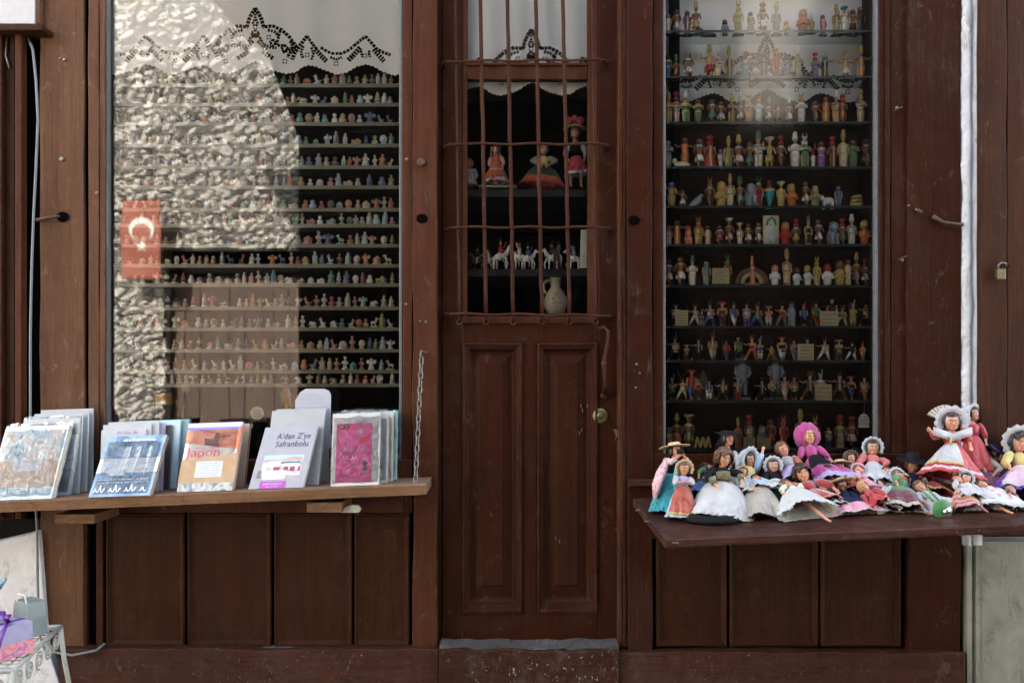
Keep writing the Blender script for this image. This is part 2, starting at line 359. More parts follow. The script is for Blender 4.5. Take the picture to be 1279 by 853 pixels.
b = MB(); b.box(2.55,3.6,-5.9,-5.6,0,4.25); tag(b.build('garden_wall', M_house), 'low dark wall closing the gap between the timber houses', 'wall')
b = MB(); b.box(4.6,8.2,-16,-14.02,0,11.5)
tag(b.build('stone_tower', plaster('tower_plaster', (.34,.31,.28), (.16,.145,.13), (.08,.07,.06), 1.5)), 'tall sunlit stone gable behind the timber houses', 'tower')

# ------------------------------------------------------------ the shop front
SF = thing('shop_front', 'dark red painted timber shop front with two display windows and a barred door', 'shop front', (0,.1,0))
def part(name, mat, px, yf, th, parent=SF, bevel=.003, **kw):
    b = MB(); b.pbox(*px, yf, th); return b.build(name, mat, parent, bevel=bevel, **kw)
def timber(name, mat, px, yf, th, parent=SF, jit=.0018, seg=26, horiz=False, seed=0):
    """a hand planed board: long edges wander a little, front face slightly bowed"""
    p = P(px[0], px[3], yf); q = P(px[1], px[2], yf); rings = []
    for i in range(seg+1):
        f = i/seg
        def J(k): return jit*noise.noise(Vector((f*9+seed*3.3, k*5.1, seed)))*2
        if horiz:
            x = p.x+(q.x-p.x)*f; rings.append([(x,yf+th,p.z+J(0)),(x,yf+J(1),p.z+J(2)),(x,yf+J(3),q.z+J(4)),(x,yf+th,q.z+J(5))])
        else:
            z = p.z+(q.z-p.z)*f; rings.append([(p.x+J(0),yf+th,z),(q.x+J(1),yf+th,z),(q.x+J(2),yf+J(3),z),(p.x+J(4),yf+J(5),z)])
    b = MB(); b.rings(rings); b.add(rings[0], [(0,3,2,1)] if not horiz else [(3,2,1,0)])
    return b.build(name, mat, parent, bevel=.003)
T, B = -70, 808
# left bay
timber('post', M_fade, (50,104,T,812), 0, .14, seed=1, jit=.003)
part('groove', M_hole, (104,110,T,812), .022, .06)
timber('window_casing', M_fade, (110,123,T,640), .006, .1, seed=2)
timber('window_casing', M_fade, (124.2,131,T,640), .010, .1, seed=12)
part('groove', M_hole, (123,124.2,T,640), .018, .05, bevel=0)
timber('window_casing', M_post, (502.5,515,T,640), .014, .1, seed=3)
timber('post', M_post, (515.5,545,T,812), -.002, .16, seed=4, jit=.004)
part('door_reveal', M_red, (545.5,552,T,812), .075, .06)
timber('window_sill', M_post, (110,515,574,602), .004, .1, horiz=True, seed=5)
timber('window_sill', M_post, (131,502,601.5,640), -.006, .1, horiz=True, seed=15)
# door side and right bay
timber('door_jamb', M_post, (772.5,778,T,B), .012, .1, seed=6)
timber('door_jamb', M_red, (778.5,783,T,B), .002, .1, seed=16)
timber('post', M_red, (783.5,815,T,812), -.004, .16, seed=7, jit=.003)
timber('window_casing', M_red, (815.5,828,T,640), .014, .1, seed=8)
timber('window_casing', M_red, (1098,1106,T,640), .014, .1, seed=9)
timber('window_casing', M_red, (1106.5,1112,T,640), .004, .1, seed=19)
timber('window_casing', M_red, (1112.5,1134,T,640), .012, .1, seed=29)
timber('post', M_red, (1134.5,1200,T,812), -.004, .14, seed=10, jit=.004)
timber('window_sill', M_red, (815,1134,567,600), .004, .1, horiz=True, seed=11)
timber('window_sill', M_shelf, (786,1134,599.5,607), -.03, .1, horiz=True, seed=21)
timber('window_sill', M_red, (815,1134,607.5,672), -.0, .1, horiz=True, seed=31)
def bay(x0, x1, bot, gx0, name, depth):
    beads = [('glazing_bead', (x0-3.6,x0,T,bot)), ('glazing_bead', (x1,x1+3.8,T,bot))]
    wn = thing_part('display_window', gx0)
    for n, q in beads: part(n, M_bead, q, .02, .03, wn, .002)
    b = MB(); b.pbox(x0,x1,T,bot,.045,.005); b.build('pane', M_glass if x0 < 500 else M_rglass, wn)
    # the closed box behind the glass
    p = P(x0-4,bot,.05); q = P(x1+5,T,.05)
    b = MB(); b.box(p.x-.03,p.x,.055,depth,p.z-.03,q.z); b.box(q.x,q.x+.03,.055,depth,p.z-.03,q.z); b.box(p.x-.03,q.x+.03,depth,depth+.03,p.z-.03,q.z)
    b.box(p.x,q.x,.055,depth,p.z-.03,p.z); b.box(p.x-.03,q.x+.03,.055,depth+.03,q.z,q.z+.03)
    return b, wn
def thing_part(name, parent):
    o = bpy.data.objects.new(name, None); C.collection.objects.link(o); o.parent = parent; ORG[o.name] = ORG[parent.name]; return o
b, WL = bay(135, 498.5, 574, SF, 'left', .50); b.build('display_case', M_black, SF)
M_case = paint('case_boards', (.05,.028,.018), (.03,.018,.012), rough=.6, grain=.8)
b, WR = bay(831.5, 1093.5, 568, SF, 'right', .26); b.build('display_case', M_case, SF)
# lower wainscot
def panel(name, mat, a, c, t_, u, prof, parent=SF):
    rings = []
    for ins, yy in prof:
        p = P(a, u, 0); q = P(c, t_, 0); k = ins/300
        rings.append([(p.x+k,yy,p.z+k),(q.x-k,yy,p.z+k),(q.x-k,yy,q.z-k),(p.x+k,yy,q.z-k)])
    b = MB(); b.rings(rings); return b.build(name, mat, parent, bevel=.0015)
wp = [(0,.06),(0,.010),(2.2,.004),(3.6,.012),(6.5,.019),(8,.020)]
for a, c in ((62,98),(131,229),(233,337.5),(341.5,439),(442,511)):
    panel('wainscot_panel', M_dark, a, c, 640, B, wp)
timber('corner_board', M_red, (76,62,640,812), .0, .05) if 0 else None
for a, c in ((98.5,108),(120,128)): part('batten', M_dark, (a,c,640,B), .004, .08)
part('groove', M_hole, (108,131,640,812), .03, .05)
for a, c in ((229,233),(337.5,341.5),(439,442),(511,515)): part('groove', M_hole, (a,c,640,812), .035, .05, bevel=0)
for a, c in ((820,909),(912,1023),(1026,1127)): panel('wainscot_panel', M_dark, a, c, 672, B, wp)
for a, c in ((815,820),(909,912),(1023,1026),(1127,1134)): part('groove', M_hole, (a,c,672,812), .035, .05, bevel=0)
timber('bottom_rail', M_kerb, (76,548,811,866), -.035, .12, horiz=True, seed=13, jit=.005)
timber('bottom_rail', M_kerb, (774,1206,815,866), -.035, .12, horiz=True, seed=14, jit=.005)
timber('bottom_rail', M_still, (548.5,773.5,812,866), -.05, .14, horiz=True, seed=17, jit=.006)
M_cem = plaster('worn_threshold', (.085,.08,.075), (.04,.034,.028), (.035,.02,.015), 1.0)
timber('threshold', M_cem, (549,773,807.5,811.6), -.03, .2, horiz=True, seed=18, jit=.007)
# dust line on top of the rails is the ledge itself: a thin board of grime
part('ledge', M_cem, (133,511,808.2,811.5), -.004, .03, bevel=.001)
# dark discs for post holes, bolts, nails
def disc(name, px, py, r, yf, mat, parent=SF, h=.0012, n=14, squash=1):
    b = MB(); c = P(px, py, yf); rr = r/300
    b.rings([[(c.x+rr*math.cos(2*PI*k/n), yf+.004, c.z+rr*squash*math.sin(2*PI*k/n)) for k in range(n)],
             [(c.x+rr*math.cos(2*PI*k/n), yf-h, c.z+rr*squash*math.sin(2*PI*k/n)) for k in range(n)],
             [(c.x+rr*.7*math.cos(2*PI*k/n), yf-h*1.6, c.z+rr*squash*.7*math.sin(2*PI*k/n)) for k in range(n)]])
    return b.build(name, mat, parent, smooth=False)
for px, py, r, yf in ((527,273,7,-.007),(792,275,7,-.009),(78,271,7.5,-.008)): disc('bolt_hole_shade', px, py, r, yf, M_hole, squash=.85)  # raised black discs; the shade inside each hole is only their colour
disc('bolt', 526, 203, 5, -.005, M_rust, h=.005); disc('bolt', 77, 199, 3, -.005, M_steel, h=.004)
rn = random.Random(11)
for px, py in ((525,401),(532,402),(508,199),(507,380),(121,241),(795,455),(799,466),(794,484),(1127,325),(1120,135),(1135,257),(1144,262),(75,74),(80,75)):
    disc('nail', px, py, rn.uniform(1.2,2.2), -.005, M_steel, h=.003, n=7)
# iron pins driven into the posts
for pts, r in (([(46,275),(60,272),(74,270)], .006), ([(1165,270),(1178,278),(1203,281)], .007), ([(1146,262),(1152,266)], .005)):
    b = MB(); b.tube([P(px,py,-.012-.01*i) for i,(px,py) in enumerate(pts)], [r*1.4]+[r]*(len(pts)-1)); b.build('iron_pin', M_rust, SF, smooth=True)
for px, py in ((1127,322),(1122,136)):
    b = MB(); b.tube([P(px-5,py+3,-.008),P(px,py,-.02),P(px+5,py-2,-.016)], .003); b.build('hook', M_rust, SF, smooth=True)
# unseen building above and round the shop, height and ends set to cast shade opposite
M_up = plaster('upper_plaster', (.42,.38,.33), (.32,.29,.25), (.15,.12,.1))
UP = thing('upper_building', 'unseen plastered house body above the shop front, shaped to shade the street', 'building', (0,4,0))
zt = P(0,T,0).z
b = MB(); b.box(-6.5,3.5,.02,7,zt+.002,10.5); b.box(-6.5,-2.35,.3,7,0,zt); b.box(2.4,3.5,.3,7,0,zt); b.box(-2.35,2.4,2.0,7,0,zt); b.build('wall', M_up, UP)
b = MB(); b.box(-6.9,3.9,-.6,7.4,10.5,10.7); b.build('roof', M_roof, UP)

# ------------------------------------------------------------ the door
DY = .07
dr = thing_part('door', SF)
def dp(name, px, yf=DY, th=.045, mat=M_door, **kw): return timber(name, mat, px, yf, th, dr, jit=.001, **kw)
dp('stile', (552.5,577,T,806), seed=41); dp('stile', (747,772,T,806), seed=42)
dp('stile', (653,670,428,765), seed=43); dp('rail', (577.3,746.7,765.3,806), horiz=True, seed=44)
dp('rail', (577.3,746.7,404,427.7), horiz=True, seed=45)
dp('glazing_bar', (577.3,583.5,T,395), DY+.006, .04, seed=46, mat=M_post); dp('glazing_bar', (734,746.7,T,395), DY+.006, .04, seed=47, mat=M_post)
dp('glazing_bar', (577.5,746.5,395.3,403.7), DY-.008, .05, horiz=True, seed=48, mat=M_post)
dp('glazing_bar', (583.8,733.7,82,99), DY+.004, .04, horiz=True, seed=49, mat=M_post)
dp('glazing_bar', (583.8,733.7,78,81.7), DY-.006, .04, horiz=True, seed=50, mat=M_post)
pp = [(0,DY-.001),(.5,DY-.012),(3,DY-.014),(4,DY-.006),(8,DY-.002),(9.5,DY+.014),(12,DY+.026),(14,DY+.028),(24,DY+.018),(25.5,DY+.012),(26.5,DY+.011)]
def dpan(a, c):
    rings = []
    for ins, yy in pp:
        p = P(a, 765.3, DY); q = P(c, 427.8, DY); k = ins/300
        rings.append([(p.x+k,yy,p.z+k*1.35),(q.x-k,yy,p.z+k*1.35),(q.x-k,yy,q.z-k),(p.x+k,yy,q.z-k)])
    b = MB(); b.rings(rings); b.build('raised_panel', M_door, dr, bevel=.001)
dpan(577.3, 652.7); dpan(670.3, 746.7)
b = MB(); b.pbox(583,735,T,396,DY+.024,.004); b.build('pane', M_dglass, dr)
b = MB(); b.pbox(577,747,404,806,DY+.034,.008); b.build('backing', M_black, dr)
# grille
def wob(pts, a=.0012, s=0): return [Vector(p)+Vector((a*noise.noise(Vector((i*1.7,s,0)))*2,0,0)) for i, p in enumerate(pts)]
GY = .028
for k, (xt, xb) in enumerate(((569.5,575.5),(600,609),(634,643),(669.5,678.5),(703,713),(740.5,746))):
    pts = [P(xt-1.5+(xb-xt)*(i/24), T+(412-T)*i/24, GY+.004*math.sin(i*.8+k)) for i in range(24)]
    r = .0058 if k in (0,5) else .0080
    b = MB(); b.tube(wob(pts, .002, k), r, 8)
    q = pts[-1]; b.tube([q, q+Vector((0,.0,-.02)), q+Vector((0,.03,-.03))], [r, r*1.1, r*.8], 8)
    e = q+Vector((0,.012,-.034)); b.tube([e+Vector((.011*math.cos(2*PI*j/10), 0, .011*math.sin(2*PI*j/10))) for j in range(10)], .0045, 6, close=True)
    b.build('grille_bar', M_iron, dr, smooth=True)
for k, (py, pyr, xl, xr) in enumerate(((77,75,559,752),(180,180,561,753),(284,284,564,757),(392,394,562,757))):
    pts = [P(xl+(xr-xl)*i/20, py+(pyr-py)*i/20+.8*math.sin(i*.9+k), GY-.012) for i in range(21)]
    b = MB(); b.tube(pts, .0052, 8)
    for q, s in ((pts[0],-1),(pts[-1],1)):
        b.tube([q, q+Vector((s*.012,.015,0)), q+Vector((s*.02,.055,0))], [.0052,.0065,.0065], 8)
        b.ball(q+Vector((s*.02,.035,.0)), .013, .006, .010, 8, 6)
    b.build('grille_rod', M_iron, dr, smooth=True)
b = MB(); b.tube([P(x,y,z) for x,y,z in ((748,411,.05),(754,408,.03),(760,414,.018),(759,428,.012),(756,443,.008),(754,452,.008),(755,463,.010),(755.5,478,.02),(755,492,.05))],
                  [.006,.006,.0075,.0085,.008,.0105,.0085,.007,.010], 10)
b.ball(P(754.5,453,.008), .011, .011, .007); b.ball(P(755,494,.06), .018, .008, .014); b.build('pull_handle', M_iron, dr, smooth=True)
lk = disc('lock_plate', 749.5, 519, 9.5, DY-.001, M_brass, dr, h=.006, n=24)
ORG[lk.name] = ORG[dr.name]
disc('lock_cylinder', 749.5, 519, 4, DY-.009, M_brass, lk, h=.006, n=16); disc('keyhole', 749.5, 521, 1.1, DY-.017, M_hole, lk, h=.001, n=8, squash=2)
b = MB(); b.ball(P(770,540,DY-.012), .011, .012, .016, 8, 6); b.tube([P(767,537,DY),P(772,542,DY-.03),P(769,550,DY-.03)], [.006,.006,.004]); b.build('latch', M_rust, dr, smooth=True)
b = MB()      # scratches in the paint
for px, py in ((726,507),(728,513),(727,537),(724,541),(734,507),(694,672),(699,676)):
    c = P(px,py,DY-.0); b.ball((c.x, DY-.0005+.016*(px>720), c.z), .0016, .0012, .010, 6, 4)
b.build('paint_scratch', M_steel, dr, smooth=True)
# room behind the door
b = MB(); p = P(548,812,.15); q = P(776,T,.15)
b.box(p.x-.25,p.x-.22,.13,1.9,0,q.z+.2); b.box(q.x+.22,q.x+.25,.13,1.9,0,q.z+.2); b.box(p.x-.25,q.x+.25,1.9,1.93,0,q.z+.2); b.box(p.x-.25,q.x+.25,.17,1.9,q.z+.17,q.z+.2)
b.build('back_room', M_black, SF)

# ------------------------------------------------------------ neighbours at both edges
LS = thing('folded_shutter', 'dark boarded shutter folded back beside the faded brown post', 'shutter', P(20,640,-.01))
part('board', M_new, (-40,1.5,36,648), -.03, .04, LS); part('board', M_dark, (2,18,40,648), -.005, .03, LS)
part('stile', M_post, (18.5,26.5,42,648), -.035, .04, LS); part('board', M_hole, (27,50,38,648), .02, .03, LS)  # last piece is no board: a black sheet colouring the shaded gap
b = MB(); b.tube([P(9,46,-.012),P(7,70,-.014),P(12,86,-.016)], .004); b.build('hook', M_steel, LS, smooth=True)
NW = thing('lintel_block', 'white painted block over the folded shutter with a dark ledge', 'lintel', P(20,36,0))
part('block', M_white, (-60,43.5,T,30), -.03, .1, NW); part('strip', M_fade, (44,49.5,T,30), -.025, .09, NW); part('ledge', M_dark, (-60,53,30.3,38), -.075, .15, NW, .006)
b = MB(); b.prism([tuple(P(x,y,-.02).xz) for x, y in ((-60,860),(76,860),(60,812),(51,700),(48,664),(0,676),(-60,690))], -.02, .12)
tag(b.build('plaster_wall', M_wplas, org=P(0,860,0), bevel=.004), 'whitewashed wall foot behind the white iron table', 'wall')
cb = MB(); cb.tube([P(x,y,yy) for x,y,yy in ((34,46,.0),(41,62,-.03),(45,100,-.045),(47.5,150,-.05),(45,210,-.05),(42,270,-.05),(39.5,340,-.05),(38,420,-.05),(38,520,-.05),(42,600,-.05),(46,650,-.05),(47,720,-.05),(48.5,790,-.045),(56,812,-.05),(90,818,-.06),(120,812,-.055),(131,803,-.03))], .0052, 8)
tag(cb.build('cable', M_cable, smooth=True, org=P(47,780,-.05)), 'grey cable running down beside the faded post and along the rail', 'cable')
# right edge
b = MB(); rn = random.Random(5); rings = []
for i in range(420):
    z0 = P(0,T).z; z1 = P(0,680).z; z = z0+(z1-z0)*i/419; n1 = .7*noise.noise(Vector((z*110,4,0)))*(.5+noise.noise(Vector((z*7,8,0))))+ noise.noise(Vector((z*9,1,0)))+.6*noise.noise(Vector((z*37,2,0)))
    xa = P(1201,0).x+.008*n1; xb = P(1224,0).x; xm = P(1211+2*noise.noise(Vector((z*6,5,0))),0).x
    rings.append([(xa,.06,z),(xa,-.006-.006*abs(n1),z),(xa+.012,-.022-.003*n1,z),(xm-.004,-.020,z),(xm+.003,-.006-.004*n1,z),(xm+.011,-.018,z),(xb,-.016,z),(xb,.06,z)][::-1])
b.rings(rings); tag(b.build('plaster_strip', M_wplas, smooth=True, org=P(1212,680,0)), 'jagged white plaster strip between the dark post and the padlocked shutter', 'plaster')
b = MB(); b.pbox(1206,1500,676,872,-.0,.1); b.pbox(1208,1214,676,872,-.012,.011); b.pbox(1219,1224,676,872,-.012,.011)
tag(b.build('plaster_wall', M_dplas, org=P(1250,870,0)), 'dirty greenish plaster wall foot under the doll shelf end', 'wall')
RS = thing('board_shutter', 'newer brown board shutter with a small brass padlock', 'shutter', P(1250,668,-.05))
timber('board', M_new, (1225,1257.5,-T*-1,668), -.05, .03, RS, seed=61); timber('board', M_new, (1258.2,1330,T,668), -.044, .03, RS, seed=62)
pl = thing('padlock', 'small brass padlock hanging on the newer brown shutter', 'padlock', P(1250,349,-.06))
b = MB(); p = P(1245,349,-.075); q = P(1256,336,-.075); b.box(p.x,q.x,-.078,-.064,p.z,q.z); b.build('body', M_brass, pl, bevel=.002)
b = MB(); b.tube([P(1247,337,-.071),P(1247,331,-.071),P(1251,328,-.071),P(1256,329,-.071),P(1257,333,-.06)], .0035); b.build('shackle', M_steel, pl, smooth=True)
b = MB(); b.tube([P(1255,330,-.06),P(1259,330,-.055),P(1261,331,-.05)], .005); b.build('staple', M_iron, RS, smooth=True)

# ------------------------------------------------------------ display plank with books, chain
def zpl(x, y):      # height of the left plank's top
    a = .8242 + (x+1.955)/(1.955-.365)*(.0565); return a - .004*(y+.25)/.25*0
PLK = thing('display_plank', 'sagging raw wooden plank shelf under the left window carrying books', 'shelf', (-1.2,-.15,.83))
def plank_pts(x, f): return [(x,-.004,zpl(x,0)-.036),(x,f,zpl(x,0)-.042),(x,f-.001,zpl(x,0)-.004),(x,f+.003,zpl(x,0)),(x,-.004,zpl(x,0))]
b = MB(); xs = [-2.6+i*(2.6-.335)/60 for i in range(61)]; rr = []
for i, x in enumerate(xs):
    f = -.31+(x+2.6)/2.26*.10 + .002*noise.noise(Vector((x*6,0,0)))
    rr.append([Vector(p)+Vector((0,0,.0015*noise.noise(Vector((x*8,1,0))))) for p in plank_pts(x, f)])
b.rings(rr); b.add(rr[0], [(4,3,2,1,0)])
for i in range(len(b.f)): b.m[i] = 0
n5 = 5
for i in range(60):
    b.m[i*n5+1] = 1; b.m[i*n5+2] = 1
b.build('board', [M_plank, M_plank_edge], PLK)
for a, c, t_, u, m_ in ((68,118,642,654,M_plank_edge),(383,427,627.5,640,M_plank_edge)): part('bearer', m_, (a,c,t_,u), -.20, .2, PLK)
M_lime = plain('pale_green_chip', (.35,.36,.28), .8, bump=.5)
b = MB(); b.prism([tuple(P(x,y,-.17).xz) for x, y in ((424,640),(448,640),(451,636),(447,631),(438,630.5),(430,634))], -.17, -.15); b.build('bracket', M_lime, PLK)
ch = thing('chain', 'steel chain hung from a hook and holding the end of the book plank', 'chain', P(527,437,-.02))
a0 = P(526.5,447,-.03); a1 = Vector((P(519,606,-.19).x, -.19, zpl(-.38,0)+.002)); nl = 17
for k in range(nl):
    c = a0.lerp(a1, (k+.5)/nl); d_ = (a1-a0).normalized(); L = (a1-a0).length/nl*.66
    side = Vector((1,0,0)) if k % 2 == 0 else d_.cross(Vector((1,0,0))).normalized()
    side = (side*math.cos(.45)+d_.cross(side)*math.sin(.45)).normalized()
    pts = [c + d_*(L*math.sin(q)*(1 if abs(math.sin(q)) else 1)) + side*(.0085*math.copysign(abs(math.cos(q))**.6, math.cos(q))) for q in [2*PI*j/14 for j in range(14)]]
    b = MB(); b.tube(pts, .0028, 6, close=True); b.build('link', M_steel, ch, smooth=True)
b = MB(); b.tube([P(535,440,.0),P(530,440,-.02),P(526,438,-.034),P(525,444,-.036),P(528,449,-.03)], .0035); b.build('hook', M_steel, ch, smooth=True)
b = MB(); b.tube([a1+Vector((0,0,.012)), a1+Vector((0,0,-.008))], .004); b.build('nail', M_steel, ch, smooth=True)

# ------------------------------------------------------------ right shelf board
QB = [(.503,0,.793),(.524,-.6,.745),(2.05,-.6,.812),(2.05,0,.845)]
def zsh(x, y):
    f = (x-.51)/1.54; g = -y/.6
    return (1-f)*((1-g)*.793+g*.745)+f*((1-g)*.845+g*.812)
SH = thing('doll_shelf', 'dark red painted board shelf under the right window heaped with dolls', 'shelf', (1.2,-.3,.77))
b = MB(); nx, ny = 40, 8; rr = []
for i in range(nx+1):
    f = i/nx; r_ = []
    for y_, dz in ((-.002,-.03),(-.6,-.03),(-.604,-.022),(-.603,-.004),(-.598,0),(-.31,0),(-.306,-.002),(-.302,0),(-.002,0)):
        xl = .503+.021*(-y_/.6); x = xl+(2.05-xl)*f
        r_.append((x, y_+.002*noise.noise(Vector((x*5,y_,0))), zsh(x,y_)+dz+.0012*noise.noise(Vector((x*9,y_*4,2)))))
    rr.append(r_)
b.rings(rr); b.add(rr[0], [tuple(range(8,-1,-1))]); b.build('board', M_shelf, SH)
for a in (.545,): pass
b = MB(); b.box(.56,.60,-.55,-.01,.70,.735); b.build('bearer', M_dark, SH)
for x, y in ((.505,-.15),(.512,-.32),(.56,-.606)):
    b = MB(); b.tube([(x-.014,y,zsh(x,y)-.012),(x+.006,y,zsh(x,y)-.012)], .0035); b.build('nail', M_steel, SH)

# ------------------------------------------------------------ lace curtains: the cut work is real holes in the cloth
def cloth_mat(name, col, rough=.8, transl=.25, var=.06, sheen=.2, weave=260):
    if name in MATS: return MATS[name]
    m, nt, b = newmat(name); v = coords(nt)
    nt.links.new(mix(nt, ramp(nt, noisen(nt, v, 7, 3), [(.3,0),(.7,1)]), tuple(x*(1-var) for x in col), col), b.inputs['Base Color'])
    b.inputs['Roughness'].default_value = rough; b.inputs['Sheen Weight'].default_value = sheen; b.inputs['Specular IOR Level'].default_value = .2
    bu = nd(nt, 'Bump', Strength=.25, Distance=.0008); nt.links.new(noisen(nt, v, weave, 2), bu.inputs['Height']); nt.links.new(bu.outputs[0], b.inputs['Normal'])
    if transl:
        t_ = nd(nt, 'BsdfTranslucent'); t_.inputs[0].default_value = (*col, 1); mx = nd(nt, 'MixShader'); mx.inputs[0].default_value = transl
        out = [n for n in nt.nodes if n.type == 'OUTPUT_MATERIAL'][0]
        nt.links.new(b.outputs[0], mx.inputs[1]); nt.links.new(t_.outputs[0], mx.inputs[2]); nt.links.new(mx.outputs[0], out.inputs[0])
    MATS[name] = m; return m
M_lace = cloth_mat('white_linen', (.84,.84,.82), transl=.12)
LACE = [  # (points dx,y from the motif's axis), width, dash, gap
 ([(0,11),(4,17),(7.5,24),(9.5,31),(11,36)],3.4,3.2,1.3), ([(12,34),(22,33),(33,38),(43,47),(50,57),(54,62)],3.0,3.4,1.4),
 ([(31,39),(29,47),(27,57),(37,57)],2.4,2.6,1.3), ([(37,57),(41,61),(36,66),(33,61),(36,57)],2.2,2.4,1.2), ([(0,43),(6,48),(10,56),(20,60),(27,60)],2.4,2.2,1.4),
 ([(0,38),(5,42),(0,47),(-5,42)],1.8,2,1.2), ([(9,65),(15,69),(23,74)],4.0,3.0,1.2), ([(64.7,46),(59,53),(54,60),(49,67),(46,75)],3.6,2.8,1.3), ([(46,60),(40,64),(34,66)],2.4,2.4,1.2),
 ([(64.7,46),(72,56),(77,62)],2.6,2.8,1.3), ([(75,62),(82,70),(89,77)],4.6,2.4,1.2), ([(82,60),(90,65),(97,67.5),(108,67.5),(117,63),(124,57)],2.4,3.4,1.6),
 ([(124,57),(130,52),(137.8,46)],2.6,2.8,1.3), ([(131,60),(124,68),(116,76)],4.8,2.6,1.2), ([(137.8,46),(145,54),(151,61),(160,66),(169,69)],2.6,3.2,1.5), ([(148,62),(154,69),(161,77)],4.6,2.4,1.2)]
def flower(cx, cy): return [([(cx+2.1*math.cos(a), cy+2.1*math.sin(a)), (cx+3.0*math.cos(a), cy+3.0*math.sin(a))], 1.7, 9, 0) for a in (PI/4, 3*PI/4, 5*PI/4, 7*PI/4)]
LACE += [([(0,14),(0,22),(-3,30),(0,34)],2.2,2.2,1.4), ([(16,38),(24,40),(30,46)],2.6,2.4,1.3), ([(44,52),(48,60),(44,66),(40,72)],3,2.6,1.2), ([(3,52),(9,58),(14,63)],3,2.2,1.2), ([(60,58),(57,66),(60,74)],2.4,2.2,1.2), ([(70,60),(73,68),(70,75)],2.2,2.2,1.3), ([(22,50),(26,54),(22,58),(18,54),(22,50)],2.2,2.2,1.2), ([(132,64),(134,72)],2.2,2.2,1.2), ([(142,64),(143,72)],2.2,2.2,1.2), ([(94,72),(101,75),(108,72)],2.2,2.2,1.3)]
for cx, cy in ((0,34),(17,47),(37,77),(65,69),(101,80),(137,70)): LACE += flower(cx, cy)
EDGE = [(0,76),(7,79),(14,84),(22,88),(38,92),(50,90),(58,84),(66,81),(75,83),(88,88),(101,93),(115,90),(126,83),(138,80),(148,83),(156,88),(166,92),(174,94),(184,92)]
def edge_y(dx):
    dx = abs(dx)
    for (a, ya), (c, yc) in zip(EDGE, EDGE[1:]):
        if dx <= c:
            y = ya+(yc-ya)*(dx-a)/(c-a); break
    else: y = 90
    return y + 1.5*abs(math.sin(dx*.62))
def curtain(label, x0, x1, axis, dy, yf, top, cell=.72, fold=.006, mirror=False):
    k = 1/cell; holes = set()
    for pts, wd, dash, gap in LACE:
        for sgn in (1, -1):
            s = 0
            for (ax, ay), (bx, by) in zip(pts, pts[1:]):
                L = math.hypot(bx-ax, by-ay); n = max(2, int(L/.3)); nx, ny = -(by-ay)/L, (bx-ax)/L
                for i in range(n):
                    f = i/n; ss = s+f*L
                    if gap and (ss % (dash+gap)) > dash: continue
                    for j in range(-8, 9):
                        o = j/8*wd*.62; X = axis+sgn*(ax+(bx-ax)*f+nx*o); Y = ay+(by-ay)*f+ny*o+dy
                        holes.add((int((X-x0)*k), int(Y*k)))
                s += L
    b = MB(); nx = int((x1-x0)*k); idx = {}
    def vid(i, j):
        if (i, j) not in idx:
            px = x0+i*cell; py = j*cell; yy = yf+fold*math.sin(px*.11)+fold*.5*math.sin(px*.045+1)
            idx[(i, j)] = len(b.v); b.v.append(tuple(P(px, py, yy)))
        return idx[(i, j)]
    for i in range(nx):
        ey = edge_y(x0+i*cell-axis)+dy; jm = int(ey*k); j0 = int((9+dy)*k)
        for j in range(j0, jm):
            if (i, j) in holes: continue
            b.f.append((vid(i, j+1), vid(i+1, j+1), vid(i+1, j), vid(i, j))); b.m.append(0)
        yy0 = vid(i, j0), vid(i+1, j0); m_ = len(b.v)
        for q in (0, 1):
            px = x0+(i+q)*cell; yy = yf+fold*math.sin(px*.11)+fold*.5*math.sin(px*.045+1); b.v.append(tuple(P(px, top, yy)))
        b.f.append((yy0[0], yy0[1], m_+1, m_)); b.m.append(0)
    return tag(b.build('lace_curtain', M_lace, smooth=True, org=P((x0+x1)/2, top, yf)), label, 'curtain')
curtain('wide white cutwork lace curtain across the top of the porcelain window', 134, 500, 318.8, 0, .064, -72)
curtain('short white cutwork curtain behind the bars of the door', 578, 741, 663.5, 27, .135, -72, fold=.003)
curtain('white cutwork curtain hanging behind the upper statuette shelves', 826, 1099, 958, 35, .225, -72)

# ------------------------------------------------------------ glass shelves
def shelf_glass(name, col, fac, edge):
    m, nt, b = newmat(name); b.inputs['Base Color'].default_value = (*col, 1); b.inputs['Roughness'].default_value = .12
    t_ = nd(nt, 'BsdfTransparent'); t_.inputs[0].default_value = (.86,.92,.89,1) if edge == 0 else (.95,.98,.96,1); mx = nd(nt, 'MixShader'); mx.inputs[0].default_value = fac
    out = [n for n in nt.nodes if n.type == 'OUTPUT_MATERIAL'][0]
    nt.links.new(t_.outputs[0], mx.inputs[1]); nt.links.new(b.outputs[0], mx.inputs[2]); nt.links.new(mx.outputs[0], out.inputs[0]); return m
M_sg = shelf_glass('shelf_glass', (.10,.12,.09), .22, 1); M_sg2 = shelf_glass('shelf_glass_dark', (.03,.045,.05), .16, 1)
M_edge = plain('glass_edge', (.16,.165,.12), .3, var=.2, vs=12); M_edge2 = plain('glass_edge_dark', (.035,.05,.05), .2, var=.25, vs=12)
ORD = 'first second third fourth fifth sixth seventh eighth ninth tenth eleventh twelfth thirteenth fourteenth fifteenth sixteenth seventeenth eighteenth nineteenth twentieth'.split()
ORD += ['twenty-'+x for x in ORD[:9]]
LROWS = [105,129,153,180,207,232,260,280,305,330,354,383,409,436,462,479]
